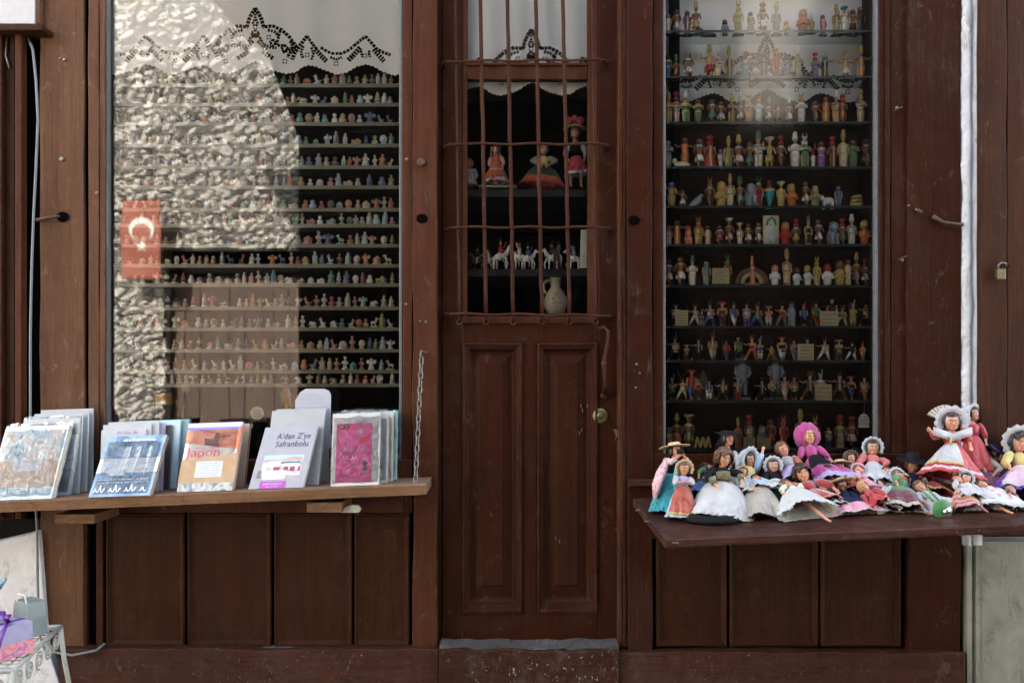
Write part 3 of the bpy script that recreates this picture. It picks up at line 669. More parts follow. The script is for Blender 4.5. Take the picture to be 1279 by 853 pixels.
for k, py in enumerate(LROWS):
    t = thing('glass_shelf', f'glass shelf of porcelain miniatures, {ORD[k]} from the top', 'shelf', P(316, py, .12), 'glass shelves of porcelain miniatures')
    p = P(137, py+4.2, .082); q = P(498.5, py, .082)
    b = MB(); b.box(p.x, q.x,   .0832, .19, p.z, q.z); b.build('pane', M_sg, t)
    b = MB(); b.box(p.x, q.x, .0815, .083, p.z-.0005, q.z+.0002); b.build('edge', M_edge, t)
    b = MB(); c = P(496.5, py+1, .078); b.box(c.x-.004,c.x+.006,.072,.081,c.z-.006,c.z+.003); b.build('clip', M_steel, t)
RROWS = [38,95,152,208,257,305,356,407,450,500,561]
for k, py in enumerate(RROWS):
    t = thing('glass_shelf', f'glass shelf of costumed statuettes, {ORD[k]} from the top', 'shelf', P(962, py, .12), 'glass shelves of costumed statuettes')
    p = P(832, py+2.8, .062); q = P(1093, py, .062)
    b = MB(); b.box(p.x, q.x, .0637, .185, p.z, q.z); b.build('pane', M_sg2, t)
    b = MB(); b.box(p.x, q.x, .062, .0635, p.z-.0003, q.z+.0002); b.build('edge', M_edge2, t)
    for px in (834, 1090):
        b = MB(); c = P(px, py+1, .057); b.box(c.x-.005,c.x+.005,.053,.0615,c.z-.005,c.z+.002); b.build('clip', M_steel, t)

# ------------------------------------------------------------ porcelain miniatures (left window)
M_oc = objcol('glazed_colour', .25); M_por = plain('white_porcelain', (.74,.73,.69), .2, var=.05); M_skin = plain('painted_skin', (.62,.30,.19), .35, var=.1)
M_hairk = plain('painted_dark', (.03,.02,.02), .35)
def mini(kind):
    b = MB(); b.mi = 1
    def base(w=.30): b.mi = 1; b.lathe([(w*.95,0),(w,.02),(w,.12),(w*.9,.15)], 8, sy=.8)
    if kind == 'lady':
        base(.26); b.mi = 0; b.lathe([(.24,.14),(.2,.35),(.11,.58),(.15,.7),(.08,.78)], 8); b.tube([(-.12,-.02,.7),(-.2,-.1,.52),(-.05,-.18,.48)], [.05,.05,.04], 5); b.tube([(.12,-.02,.7),(.2,-.1,.52),(.05,-.18,.48)], [.05,.05,.04], 5)
        b.mi = 2; b.ball((0,-.02,.87), .095, n=7, m=5); b.mi = 3; b.ball((0,.03,.90), .11, .09, .11, 7, 5)
    elif kind == 'saint':
        base(.22); b.mi = 0; b.lathe([(.2,.14),(.18,.4),(.19,.62),(.1,.8),(.11,.9),(.04,1.03)], 8, sy=.85); b.mi = 1; b.lathe([(.12,.16),(.1,.5),(.11,.7)], 6, (0,-.1,0)); b.mi = 2; b.ball((0,-.07,.86), .07, n=6, m=5)
    elif kind == 'angel':
        base(.24); b.mi = 0; b.lathe([(.2,.14),(.14,.45),(.15,.62),(.06,.7)], 8); b.mi = 2; b.ball((0,-.02,.8), .1, n=7, m=5)
        b.mi = 0
        for s in (-1,1): b.ball((s*.22,.05,.62), .16, .04, .17, 6, 5)
    elif kind == 'child':
        base(.28); b.mi = 0; b.lathe([(.2,.14),(.2,.3),(.12,.5)], 8); b.mi = 2; b.ball((0,0,.62), .13, n=8, m=6); b.mi = 0; b.lathe([(.17,.66),(.14,.74),(.06,.82)], 8)
        for s in (-1,1): b.tube([(s*.12,0,.42),(s*.24,-.05,.30)], .05, 5)
    elif kind == 'elephant':
        base(.36); b.mi = 0; b.ball((.04,0,.38), .27, .16, .19, 8, 6); b.ball((-.22,0,.48), .15, .13, .15, 7, 5); b.tube([(-.33,0,.48),(-.42,0,.34),(-.38,0,.22)], [.06,.045,.03], 5)
        for x in (-.1,.2):
            for y in (-.08,.08): b.tube([(x,y,.3),(x,y,.12)], .055, 5)
    elif kind == 'dog':
        base(.32); b.mi = 0; b.ball((.04,0,.30), .2, .12, .16, 7, 5); b.ball((-.1,0,.52), .11, .1, .2, 7, 5); b.ball((-.15,-.02,.70), .12, .1, .1, 7, 5); b.ball((-.26,-.02,.67), .06, n=5, m=4)
        b.tube([(-.12,.06,.78),(-.13,.07,.88)], [.04,.01], 4); b.tube([(-.12,-.08,.78),(-.13,-.09,.88)], [.04,.01], 4); b.tube([(.22,0,.3),(.3,0,.5)], [.04,.02], 4)
    elif kind == 'horse':
        base(.34); b.mi = 0; b.ball((.05,0,.46), .24, .1, .13, 8, 5); b.tube([(-.12,0,.5),(-.2,0,.72),(-.26,0,.82)], [.1,.075,.07], 6); b.tube([(-.22,0,.83),(-.38,0,.72)], [.07,.04], 5)
        for x in (-.1,.2):
            for y in (-.05,.05): b.tube([(x,y,.4),(x-.02,y,.13)], [.04,.03], 4)
        b.mi = 3; b.tube([(-.12,0,.6),(-.14,0,.8),(-.2,0,.9)], .035, 4)
    elif kind == 'pot':
        b.mi = 0; b.lathe([(.18,0),(.26,.12),(.28,.34),(.16,.52),(.14,.6),(.18,.66)], 9); b.mi = 1; b.lathe([(.19,.66),(.2,.7),(.08,.78),(.04,.84)], 8)
    elif kind == 'house':
        base(.36); b.mi = 0; b.box(-.26,.26,-.16,.16,.14,.42); b.mi = 3; b.prism([(-.32,.42),(.32,.42),(0,.70)], -.19, .19); b.mi = 1; b.box(-.06,.06,-.175,-.15,.14,.32)
    elif kind == 'plaque':
        base(.24); b.mi = 1; b.lathe([(.27,-.04),(.27,.04)], 12); 
        n = 14; b.v = b.v[:-24]; b.f = b.f[:-13]; b.m = b.m[:-13]
        b.rings([[(.27*math.cos(2*PI*k/n),y,.48+.34*math.sin(2*PI*k/n)) for k in range(n)] for y in (.06,-.06)]); b.mi = 0
        b.rings([[(.19*math.cos(2*PI*k/n),y,.48+.25*math.sin(2*PI*k/n)) for k in range(n)] for y in (-.05,-.085)])
    elif kind == 'soldier':
        base(.22); b.mi = 3; b.tube([(-.07,0,.14),(-.06,0,.42)], .06, 5); b.tube([(.07,0,.14),(.06,0,.42)], .06, 5); b.mi = 0; b.lathe([(.12,.40),(.15,.6),(.13,.7),(.05,.76)], 7, sy=.7)
        for s in (-1,1): b.tube([(s*.14,0,.68),(s*.2,-.06,.46)], .045, 5)
        b.mi = 2; b.ball((0,-.01,.82), .08, n=6, m=5); b.mi = 3; b.lathe([(.09,.85),(.11,1.0),(.09,1.03)], 7)
    elif kind == 'cart':
        base(.42); b.mi = 0; b.box(-.34,.34,-.13,.13,.22,.42); b.ball((.1,0,.45), .16, .12, .13, 7, 5); b.mi = 3
        for x in (-.2,.2): b.rings([[(x+.1*math.cos(2*PI*k/8),y,.2+.1*math.sin(2*PI*k/8)) for k in range(8)] for y in (-.14,-.17)])
    elif kind == 'crib':
        base(.34); b.mi = 0; b.lathe([(.3,.15),(.28,.4),(.2,.56),(.05,.64)], 9, sy=.5); b.mi = 2; b.ball((-.05,-.15,.34), .1, n=6, m=5); b.mi = 1; b.ball((.08,-.15,.26), .12, .08, .08, 6, 5)
    elif kind == 'tree':
        base(.2); b.mi = 3; b.tube([(0,0,.1),(0,0,.3)], .05, 5); b.mi = 0; b.lathe([(.22,.28),(.12,.5),(.17,.5),(.08,.72),(.12,.72),(.01,1.0)], 8)
    return b
MK = ['lady','saint','angel','child','elephant','dog','horse','pot','house','plaque','soldier','cart','crib','tree']
MH = dict(lady=1,saint=1.08,angel=.9,child=.86,elephant=.72,dog=.95,horse=.92,pot=.9,house=.85,plaque=.95,soldier=1,cart=.75,crib=.85,tree=1)
MW = dict(lady=.6,saint=.5,angel=.75,child=.6,elephant=.95,dog=.75,horse=.9,pot=.62,house=.85,plaque=.65,soldier=.55,cart=1.0,crib=.8,tree=.5)
MWT = dict(lady=10,saint=8,angel=7,child=9,elephant=3,dog=7,horse=3,pot=5,house=3,plaque=3,soldier=8,cart=2,crib=4,tree=2)
MN = dict(lady='lady in a long dress',saint='robed saint',angel='winged angel',child='small child in a hat',elephant='elephant',dog='sitting dog',horse='horse',pot='lidded pot',house='little house',plaque='oval plaque',soldier='standing soldier',cart='little cart',crib='reclining baby',tree='pointed tree')
MB_ = {k: mini(k) for k in MK}; MME = {}
def mini_mesh(k):
    if k not in MME:
        o = MB_[k].build('porcelain_miniature', [M_oc, M_por, M_skin, M_hairk], smooth=True); MME[k] = o.data; bpy.data.objects.remove(o)
        me = MME[k]; me.materials.clear(); [me.materials.append(m) for m in (M_oc, M_por, M_skin, M_hairk)]
    return MME[k]
PALM = 'wwwwwwwccccccyyooppllliggbbstnr'
SMATS = {c: plain('glaze_'+CN[c].replace(' ','_'), tuple(q*.78+.16 for q in CC[c]), .25) for c in set(PALM)}
SM_KEYS = sorted(SMATS); stuff = MB(); rm = random.Random(42)
OVR = {(4,16):('saint','n'),(6,10):('pot','l'),(6,5):('child','i'),(6,7):('crib','s'),(9,4):('plaque','c'),(9,3):('angel','o'),(9,5):('saint','l'),(9,9):('saint','l'),(10,5):('plaque','w'),
       (12,8):('house','w'),(13,12):('child','y'),(13,9):('saint','l'),(8,2):('plaque','w'),(2,8):('pot','t'),(2,11):('pot','t'),(3,2):('plaque','l'),(11,13):('tree','g'),(11,6):('saint','c')}
for r, py in enumerate(LROWS):
    px = 494.0 - rm.uniform(0,3); n = 0; gap = 0
    while px > 141:
        k = rm.choices(MK, [MWT[q] for q in MK])[0]; col = rm.choice(PALM)
        if r in (0,1,2,3): col = rm.choice(PALM+'wlbsgwl')
        if r in (8,9): col = rm.choice(PALM+'ooorl')
        n += 1
        if (r, n) in OVR: k, col = OVR[(r, n)]
        h = rm.uniform(12.8, 16.6)*(.9 if r == 15 else 1)*(1.08 if k == 'saint' else 1)
        if r == 0 and k in ('plaque','house','cart'): k = 'lady'
        wpx = MW[k]*h; px -= wpx/2
        yy = .108 + rm.uniform(-.010,.015); q = P(px, py, yy); z = P(0, py, .082).z
        s = h/300*(D+yy)/D; rot = rm.uniform(-.5,.5) + (PI if k in ('dog','horse','elephant') and rm.random() < .4 else 0)
        if n <= 18:
            o = bpy.data.objects.new('porcelain_miniature', mini_mesh(k)); C.collection.objects.link(o)
            o.location = (q.x, yy, z+.0003); o.rotation_euler[1] = rm.uniform(-.05,.05); o.scale = (s*rm.uniform(1.0,1.22), s, s); o.rotation_euler[2] = rot
            c = CC[col]; v_ = rm.uniform(.8,1.15); o.color = tuple(min(.85, q*.78*v_+.16) for q in c)+(1,)
            tag(o, f'{CN[col]} porcelain {MN[k]}, {ORD[n-1]} from the right on the {ORD[r]} shelf', 'miniature', 'porcelain miniatures on the glass shelves')
        else:
            T_ = Matrix.Translation((q.x, yy, z+.0003)) @ Matrix.Rotation(rot, 4, 'Z') @ Matrix.Scale(s, 4)
            src = MB_[k]; o_ = len(stuff.v); stuff.v += [tuple(T_ @ Vector(p)) for p in src.v]; stuff.f += [tuple(i+o_ for i in f) for f in src.f]
            stuff.m += [{0: 3+SM_KEYS.index(col), 1: 0, 2: 1, 3: 2}[i] for i in src.m]
        px -= wpx/2 + rm.choice((-.3,.1,.4,.9,1.8,2.8)) + (6 if rm.random() < .06 else 0)
tag(stuff.build('porcelain_miniatures', [M_por, M_skin, M_hairk]+[SMATS[c] for c in SM_KEYS], smooth=True, org=P(240,300,.14)),
    'dense rows of tiny porcelain figures behind the mirrored wall', 'miniatures', None, 'stuff')

# ------------------------------------------------------------ costumed statuettes (right window)
M_oc2 = objcol('painted_colour', .45, .4, .12); M_oc3 = objcol('painted_costume', .45, .4, .14, True)
def body_human(pose, bust=False):
    b = MB()
    if not bust:
        for s, (fx, fy) in zip((-1,1), {'walk':((.05,-.13),(0,.12)),'lunge':((-.2,-.05),(.1,.05)),'stand':((0,0),(0,0)),'arms':((0,0),(0,0)),'up':((0,0),(0,0)),'fold':((0,0),(0,0))}[pose]):
            b.tube([(s*.055,0,.46),(s*.06+fx*.5,fy*.5,.24),(s*.06+fx,fy,.03)], [.06,.045,.032], 6); b.ball((s*.06+fx,fy-.03,.02), .035, .06, .022, 6, 4)
    b.tube([(0,0,.42),(0,0,.52),(0,0,.64),(0,.0,.74),(0,0,.80)], [.075,.062,.082,.09,.035], 8, .72)
    b.tube([(0,0,.77),(0,-.005,.83)], .03, 6); b.ball((0,-.008,.885), .052, .058, .068, 8, 6)
    A = {'stand':[(-.10,0,.73),(-.125,-.01,.58),(-.12,-.04,.44)],'walk':[(-.10,0,.73),(-.13,-.04,.59),(-.12,-.12,.50)],'lunge':[(-.10,0,.73),(-.2,-.06,.68),(-.30,-.1,.72)],
         'arms':[(-.10,0,.73),(-.2,-.03,.66),(-.28,-.06,.72)],'up':[(-.10,0,.73),(-.17,-.04,.70),(-.19,-.06,.88)],'fold':[(-.10,0,.73),(-.13,-.05,.62),(.02,-.10,.66)]}
    for s in (-1,1):
        pts = A[pose] if not (pose in ('lunge','up') and s == 1) else A['walk']
        b.tube([(x*-s,y,z) for x,y,z in pts], [.034,.028,.022], 6); e = pts[-1]; b.ball((e[0]*-s,e[1],e[2]), .026, n=6, m=4)
    return b
BASEM = {}
def cache(name, fn, mats):
    if name not in BASEM:
        o = fn().build(name[0], mats, smooth=True); BASEM[name] = o.data; bpy.data.objects.remove(o)
        BASEM[name].materials.clear(); [BASEM[name].materials.append(m) for m in mats]
    return BASEM[name]
def gar(kind):
    b = MB()
    if kind == 'robe': b.lathe([(.105,.0),(.10,.10),(.085,.3),(.10,.45),(.085,.55),(.105,.68),(.07,.77)], 10, sy=.78)
    elif kind == 'mummy':
        b.lathe([(.075,0),(.08,.08),(.075,.25),(.10,.42),(.10,.55),(.12,.68),(.07,.78)], 10, sy=.8)
        for s in (-1,1): b.tube([(s*.12,0,.70),(s*.14,-.06,.58),(-s*.03,-.12,.62)], [.038,.036,.028], 6)
    elif kind == 'kilt': b.lathe([(.13,.25),(.12,.32),(.085,.47),(.082,.49)], 10, sy=.8)
    elif kind == 'flare': b.lathe([(.20,.0),(.17,.12),(.12,.32),(.075,.50),(.10,.66),(.07,.77)], 12, sy=.8)
    elif kind == 'coat':
        b.lathe([(.12,.36),(.09,.50),(.11,.68),(.105,.73),(.05,.79)], 9, sy=.75); b.tube([(-.10,-.07,.74),(.07,-.08,.48)], .014, 4)
        b.ball((-.115,0,.745), .04, .035, .02, 6, 4); b.ball((.115,0,.745), .04, .035, .02, 6, 4)
    elif kind == 'bustcloth': b.lathe([(.14,0),(.15,.18),(.17,.40),(.19,.55),(.10,.66)], 10, sy=.7); [b.tube([(s*.17,0,.55),(s*.2,-.09,.34),(-s*.03,-.15,.42)], .05, 6) for s in (-1,1)]
    return b
def hat(kind):
    b = MB()
    if kind == 'tall': b.lathe([(.062,.92),(.07,.98),(.05,1.10),(.055,1.14),(.02,1.19)], 8)
    elif kind == 'wig': b.lathe([(.085,.78),(.09,.86),(.082,.93),(.05,.965),(.01,.97)], 9, (0,.018,0), 1, .8)
    elif kind == 'disk': b.lathe([(.08,.80),(.085,.88),(.07,.94),(.02,.96)], 8, (0,.02,0), 1, .8); b.rings([[(.085*math.cos(2*PI*k/14),y,1.05+.085*math.sin(2*PI*k/14)) for k in range(14)] for y in (.02,-.02)])
    elif kind == 'horns': b.lathe([(.078,.80),(.08,.9),(.03,.96)], 8, (0,.02,0)); [b.tube([(s*.02,0,.96),(s*.06,0,1.06),(s*.04,0,1.17)], [.02,.018,.008], 5) for s in (-1,1)]; b.ball((0,0,1.03), .035)
    elif kind == 'flat': b.lathe([(.05,.93),(.07,.96),(.13,1.03),(.12,1.06),(.03,1.05)], 9)
    elif kind == 'shako': b.lathe([(.075,.915),(.062,.93),(.066,1.03),(.075,1.045)], 8, (0,0,0)); b.tube([(.03,-.05,1.03),(.035,-.055,1.13),(.03,-.05,1.2)], [.014,.028,.012], 5)
    elif kind == 'bicorne': b.rings([[(.14*math.cos(PI*k/10),y,.93+(.09 if y < .03 else .06)*math.sin(PI*k/10)) for k in range(11)] for y in (.05,.0,-.03,-.035)])
    elif kind == 'bearskin': b.lathe([(.06,.92),(.085,.97),(.09,1.06),(.05,1.12)], 8, sy=.9); b.tube([(.07,-.02,1.0),(.1,-.02,1.14)], [.014,.02], 5)
    return b
def legs(pose):
    b = MB()
    for s, (fx, fy) in zip((-1,1), {'walk':((.05,-.13),(0,.12)),'lunge':((-.2,-.05),(.1,.05))}.get(pose, ((0,0),(0,0)))):
        b.tube([(s*.055,0,.48),(s*.06+fx*.5,fy*.5,.25),(s*.06+fx*.85,fy*.85,.10)], [.068,.055,.042], 7)
    return b
def musket(k):
    b = MB()
    if k == 0: b.tube([(-.16,-.06,.05),(-.16,-.06,.85),(-.16,-.06,1.08)], [.016,.012,.006], 5)
    elif k == 1: b.tube([(-.28,-.10,.70),(.1,-.1,.62),(.3,-.1,.56)], [.016,.014,.008], 5)
    else: b.tube([(-.30,-.1,.72),(-.38,-.12,.95),(-.42,-.12,1.1)], [.014,.010,.004], 5)
    return b
def plinth():
    b = MB(); b.box(-.17,.17,-.10,.10,-.0,.018); return b
M_plin = plain('dark_plinth', (.05,.055,.05), .5); M_gold = plain('gold_trim', (.55,.42,.14), .35)
def child(me, name, parent, col, z=0):
    o = bpy.data.objects.new(name, me); C.collection.objects.link(o); o.parent = parent; o.color = (*CC[col], 1) if isinstance(col, str) else (*col, 1); return o
SKIN = {'e': (.58,.34,.15), 'd': (.27,.12,.06), 'p': (.62,.33,.22)}
#  X kind garment-colour second-colour height ; kind: m mummy, r robe, k kilt, f flared dress, a/u arms out/up, b bust, S soldier (coat, trousers), plus odd pieces
ROWS = [
 "65rws30 115kwn38 175rnn36 225kyy40 390bsk20 467rey42 537fen31 605kwr40 683rsy40 740byy19 835bpp32 885ryw24 950rin30 1025rey38 1070uwt36 1120umn38 1165rkn38",
 "65rbk35 112krg30 180kwn38 300ury42 350mww38 413rny42 507rtr36 565kwk38 612mkn40 683rro42 745msk36 808mcw38 905msr34 960aks38 1080awy36 1165aoy40",
 "68my y38|113mwr42 168mgw42 237mgn36 318ktn36 368kwn33 428mmy38 477kwg34 527moy38 582mlo38 640kwg32 692kmn32 757kww33 825mwy40 905knn34 965aon40 1025ryw42 1062krr38 1165mcy44",
 "62mss40 163aon44 245kwn44 305frr42 365rlb30 410rey40 468kwy41 530ktn40 580mwg46 645uyc42 710knr42 790mww44 845mgw44 893rwr26 940uvn40 1005rmr40 1065rcy46 1120mgn42 1197kgn45",
 "85uyb36 150uwn27 305kno36 370byy34 420rcy40 475ktg38 583rmg38 710ryc34 770box30 850kwn37 905bee27 1037rbb32",
 "70rws30 118aon36 240ryo36 292rcn30 360krn30 415kcc36 475rwc30 525kwn32 583kwn33 735bro30 795kyr33 865rkg36 925kwn38 1060kgr34 1113rlw38 1187boy32",
 "72kwn38 137kwn42 205mwg37 285rts36 405rkg38 675bwp26 743rcy44 800bwn24 862bwy26 915ryy36 975bwr28 1045byn32 1090rcn38 1140kby40 1190kwr33",
 "110Swk31 220Ssc29 258Sns20 305Swb32 375Snn34 440Sbw32 515Swb32 577Sgb30 640Sic28 717Srs31 840Sbk30 910Sgr34 1000Skr40 1060Sgc27 1120Syy31 1195Sck33",
 "105Swk32 172Syn22 240Skk30 320Syc36 398Srb29 465Sgk34 545Sro32 590Sbw29 655Syo22 715Skw33 785Svs29 860Skk31 960Sww29 1040Sgn29 1115Skw25 1175Soy24",
 "90Sgk30 150Scc31 200Srb42 235Srn32 300Sbw28 380Son28 465Sgr32 600Skk28 655Sgk30 730Sic35 785Syk33 875Snn36 935Swr36 1045Snn37 1110Skb33 1185Scp33",
 "75rws30 115koy42 185kge45 465roy36 530rcr42 650krn42 725rro40 820rny46 905rno40 980Swb32 1045rer42 1115kcr40"]
import re
KN = dict(m='wrapped statuette with folded arms', r='robed statuette', k='kilted statuette', f='statuette in a flared dress', a='statuette with outstretched arms', u='statuette with a raised arm', b='squat bust', S='toy soldier')
rs = random.Random(9)
def place_stat(row, n, X, kd, c1, c2, hpx, yoff=0):
    px = 820+X/4.568; yy = .105+yoff; q = P(px, RROWS[row], yy); z = P(0, RROWS[row], .062).z
    H = hpx/300*(D+yy)/D; u = H/1.12 if kd != 'b' else H/1.0
    lab = f'{CN[c1]} {KN[kd]} with {CN[c2]} ' + ('trousers' if kd == 'S' else 'headdress')
    t = thing('toy_soldier' if kd == 'S' else 'costumed_statuette', f'{lab}, {ORD[n]} from left, {ORD[row]} shelf', 'toy soldier' if kd == 'S' else 'statuette',
              (q.x, yy, z+.0004), 'toy soldiers behind glass' if kd == 'S' else 'statuettes behind glass')
    t.scale = (u*rs.uniform(1.12,1.38), u*1.15, u) if kd != 'b' else (u*1.1, u*1.1, u)
    t.rotation_euler[2] = rs.uniform(-.35,.35)
    sk = SKIN['p'] if kd == 'S' else SKIN['d'] if (c2 in 'nkr' or kd == 'k') else SKIN['e']
    if kd == 'S':
        pose = ['walk','stand','lunge','fold','lunge','walk'][(n*7+row) % 6]
        if kd: 
            child(cache(('body',pose), lambda: body_human(pose), [M_oc2]), 'body', t, sk)
            child(cache(('trousers',pose), lambda: legs(pose), [M_oc2]), 'trousers', t, c2)
            child(cache(('coat',), lambda: gar('coat'), [M_oc3]), 'coat', t, c1)
            hk = ['shako','bicorne','bearskin','shako'][(n*5+row*3) % 4]
            child(cache(('hat',hk), lambda: hat(hk), [M_oc2]), 'hat', t, ['k','k','n','s','k','r'][(n+row) % 6])
            mk = (n+row) % 3; child(cache(('musket',mk), lambda: musket(mk), [M_oc2]), 'musket', t, 'n')
    elif kd == 'b':
        child(cache(('garment','bust'), lambda: gar('bustcloth'), [M_oc2]), 'garment', t, c1)
        def hb(): b = MB(); b.tube([(0,0,.62),(0,0,.72)], .06, 7); b.ball((0,-.01,.82), .11, .11, .13); return b
        child(cache(('body','bust'), hb, [M_oc2]), 'body', t, sk)
        def hh(): b = MB(); b.lathe([(.14,.66),(.15,.82),(.12,.95),(.03,1.0)], 9, (0,.03,0), 1, .8); return b
        child(cache(('headdress','bust'), hh, [M_oc2]), 'headdress', t, c2)
    else:
        pose = {'m':'fold','r':'stand','k':'walk','f':'stand','a':'arms','u':'up'}[kd]; gk = {'m':'mummy','r':'robe','k':'kilt','f':'flare','a':'robe' if n % 2 else 'kilt','u':'kilt' if n % 2 else 'robe'}[kd]
        child(cache(('body',pose), lambda: body_human(pose), [M_oc2]), 'body', t, sk)
        child(cache(('garment',gk), lambda: gar(gk), [M_oc3]), 'garment', t, c1)
        hk = {'w':'tall','y':'tall','r':'disk','o':'horns','g':'tall','n':'wig','k':'wig','b':'wig','s':'wig','t':'flat','c':'flat','e':'flat'}.get(c2, 'wig')
        if (n+row) % 5 == 0 and hk == 'tall': hk = 'horns'
        child(cache(('headdress',hk), lambda: hat(hk), [M_oc2]), 'headdress', t, c2)
        if gk == 'kilt': child(cache(('collar',), lambda: one('lathe', [(.10,.70),(.075,.77),(.04,.785)], 9, (0,0,0), 1, .8), [M_oc2]), 'collar', t, 'y' if n % 2 else 'l')
    child(cache(('base',), plinth, [M_plin]), 'base', t, 'k')
for row, spec in enumerate(ROWS):
    for n, mt in enumerate(re.finditer(r'(\d+)([a-zA-Z])([a-z]) ?([a-z])(\d+)', spec)):
        X, kd, c1, c2, h = mt.groups(); c2 = c2 if c2 in CC else 'y'
        place_stat(row, n, float(X), kd, c1, c2, float(h), rs.uniform(-.012,.02))
# odd pieces among the statuettes
def at(row, X, yy=.105): q = P(820+X/4.568, RROWS[row], yy); return Vector((q.x, yy, P(0, RROWS[row], .062).z+.0005))
def S_(px, yy=.14): return px/300*(D+yy)/D
def oddity(name, label, cat, row, X, bld, yy=.14):
    o = at(row, X, yy); t = thing(name, label, cat, o)
    for nm, b, mt in bld():
        for i, v in enumerate(b.v): b.v[i] = (v[0]+o.x, v[1]+o.y, v[2]+o.z)
        b.build(nm, mt, t, smooth=True)
    return t
M_ = lambda c, r=.4: plain('enamel_'+CN[c].replace(' ','_'), CC[c], r)
def o_vase():
    s = S_(1); b = MB(); b.lathe([(6*s,0),(5*s,1*s),(1.5*s,3*s),(2*s,6*s),(6*s,16*s),(6.5*s,23*s),(3*s,28*s)], 14); c = MB(); c.lathe([(6.6*s,22*s),(6.6*s,25*s)], 14)
    h = MB(); h.lathe([(2.6*s,28*s),(3.2*s,31*s),(2.5*s,35*s),(.5*s,37*s)], 10); return [('body', b, M_('t',.2)), ('band', c, M_('y')), ('lid', h, M_('m'))]
oddity('turquoise_urn', 'tall turquoise urn with a gold band and red lid', 'urn', 4, 645, o_vase)
def quad(s, cbody, chead, sit=True):
    b = MB()
    if sit: b.ball((0,0,7*s), 4.5*s, 4*s, 7*s); b.ball((0,-2*s,14*s), 3.6*s, 3.6*s, 4*s); b.tube([(-2*s,-4*s,9*s),(-2*s,-5*s,0)], [1.6*s,1.2*s]); b.tube([(2*s,-4*s,9*s),(2*s,-5*s,0)], [1.6*s,1.2*s])
    else:
        b.ball((1*s,0,9*s), 7*s, 3*s, 4*s); b.ball((-6.5*s,-.5*s,12*s), 3*s, 2.6*s, 3*s)
        for x in (-4,5):
            for y in (-1.5,1.5): b.tube([(x*s,y*s,8*s),(x*s,y*s,0)], [1.5*s,1.1*s])
    h = MB(); h.ball((-6.5*s if not sit else 0,0,(14.5 if not sit else 17)*s), 2.6*s, 2.4*s, 1.5*s); return [('body', b, cbody), ('crown', h, chead)]
oddity('baboon_figure', 'small white baboon figure with red cap standing on all fours', 'figure', 4, 975, lambda: quad(S_(1.15), M_('w'), M_('r'), False))
oddity('baboon_figure', 'blue grey seated baboon figure on the turquoise urn shelf', 'figure', 4, 535, lambda: quad(S_(1.75), M_('s'), M_('s')))
oddity('baboon_figure', 'blue grey seated baboon figure beside the orange disk crown statuette', 'figure', 5, 1005, lambda: quad(S_(1.7), M_('s'), M_('s')))
oddity('baboon_figure', 'blue grey seated baboon figure on the lowest glass shelf', 'figure', 10, 600, lambda: quad(S_(1.5), M_('s'), M_('s')))
oddity('crimson_disk_figure', 'brown crouching figure crowned with a bright crimson disk', 'figure', 5, 180, lambda: [('body', quad(S_(1.2), None, None)[0][1], M_('p')), ('disk', one('ball', (0,0,S_(23)), S_(4.2), S_(2), S_(4.2)), M_('r'))])
def o_bird():
    s = S_(1); b = MB(); b.tube([(-9*s,0,2*s),(-3*s,0,6*s),(3*s,0,11*s),(6*s,0,17*s),(8*s,0,18*s)], [1.5*s,4.5*s,5*s,2.5*s,1.5*s]); k = MB(); k.tube([(8*s,0,18*s),(11*s,0,15*s)], [1*s,.3*s]); return [('body', b, M_('s')), ('beak', k, M_('y'))]
oddity('ibis_figure', 'blue grey long beaked bird figure beside the small raised arm statuette', 'figure', 4, 225, o_bird)
def o_coil():
    s = S_(1); b = MB(); b.tube([(math.cos(a)*(7-a*.12)*s, math.sin(a)*3*s, (2+a*.75)*s) for a in [i*.5 for i in range(38)]], 2.3*s, 6); return [('body', b, M_('y'))]
oddity('coiled_serpent', 'gold serpent coiled into a round heap at the shelf end', 'figure', 4, 1140, o_coil)
def o_lie(c):
    def f():
        s = S_(1); b = MB(); b.tube([(-10*s,0,3*s),(-4*s,0,4*s),(3*s,0,4*s),(9*s,0,2.5*s)], [2.5*s,3.5*s,3.5*s,2*s]); b.ball((-10*s,0,8*s), 3*s, 3*s, 3.4*s); b.tube([(-8*s,0,5*s),(-9.5*s,0,8*s)], 2*s); return [('body', b, M_(c))]
    return f
oddity('reclining_figure', 'pale reclining sphinx figure lying on the fourth shelf', 'figure', 3, 150, o_lie('c'), .085)
oddity('reclining_figure', 'black jackal figure lying stretched on the top shelf', 'figure', 0, 300, o_lie('k'))
def o_plq():
    s = S_(1); b = MB(); b.box(-9.5*s,9.5*s,-1*s,1*s,0,36*s); f = MB(); f.lathe([(3*s,4*s),(4*s,8*s),(2.5*s,14*s),(3.5*s,20*s),(1.5*s,23*s)], 8, (0,-1.5*s,0), 1, .5); f.ball((0,-1.5*s,27*s), 3*s, 1.6*s, 3.2*s)
    h = MB(); h.tube([(-6*s,-1.6*s,24*s),(-4*s,-2*s,31*s),(0,-2*s,34*s),(4*s,-2*s,31*s),(6*s,-1.6*s,24*s)], 1.3*s); return [('slab', b, M_('c')), ('relief', f, M_('l')), ('garland', h, M_('g'))]
oddity('relief_plaque', 'upright tan plaque with a small figure in relief', 'plaque', 5, 653, o_plq, .09)
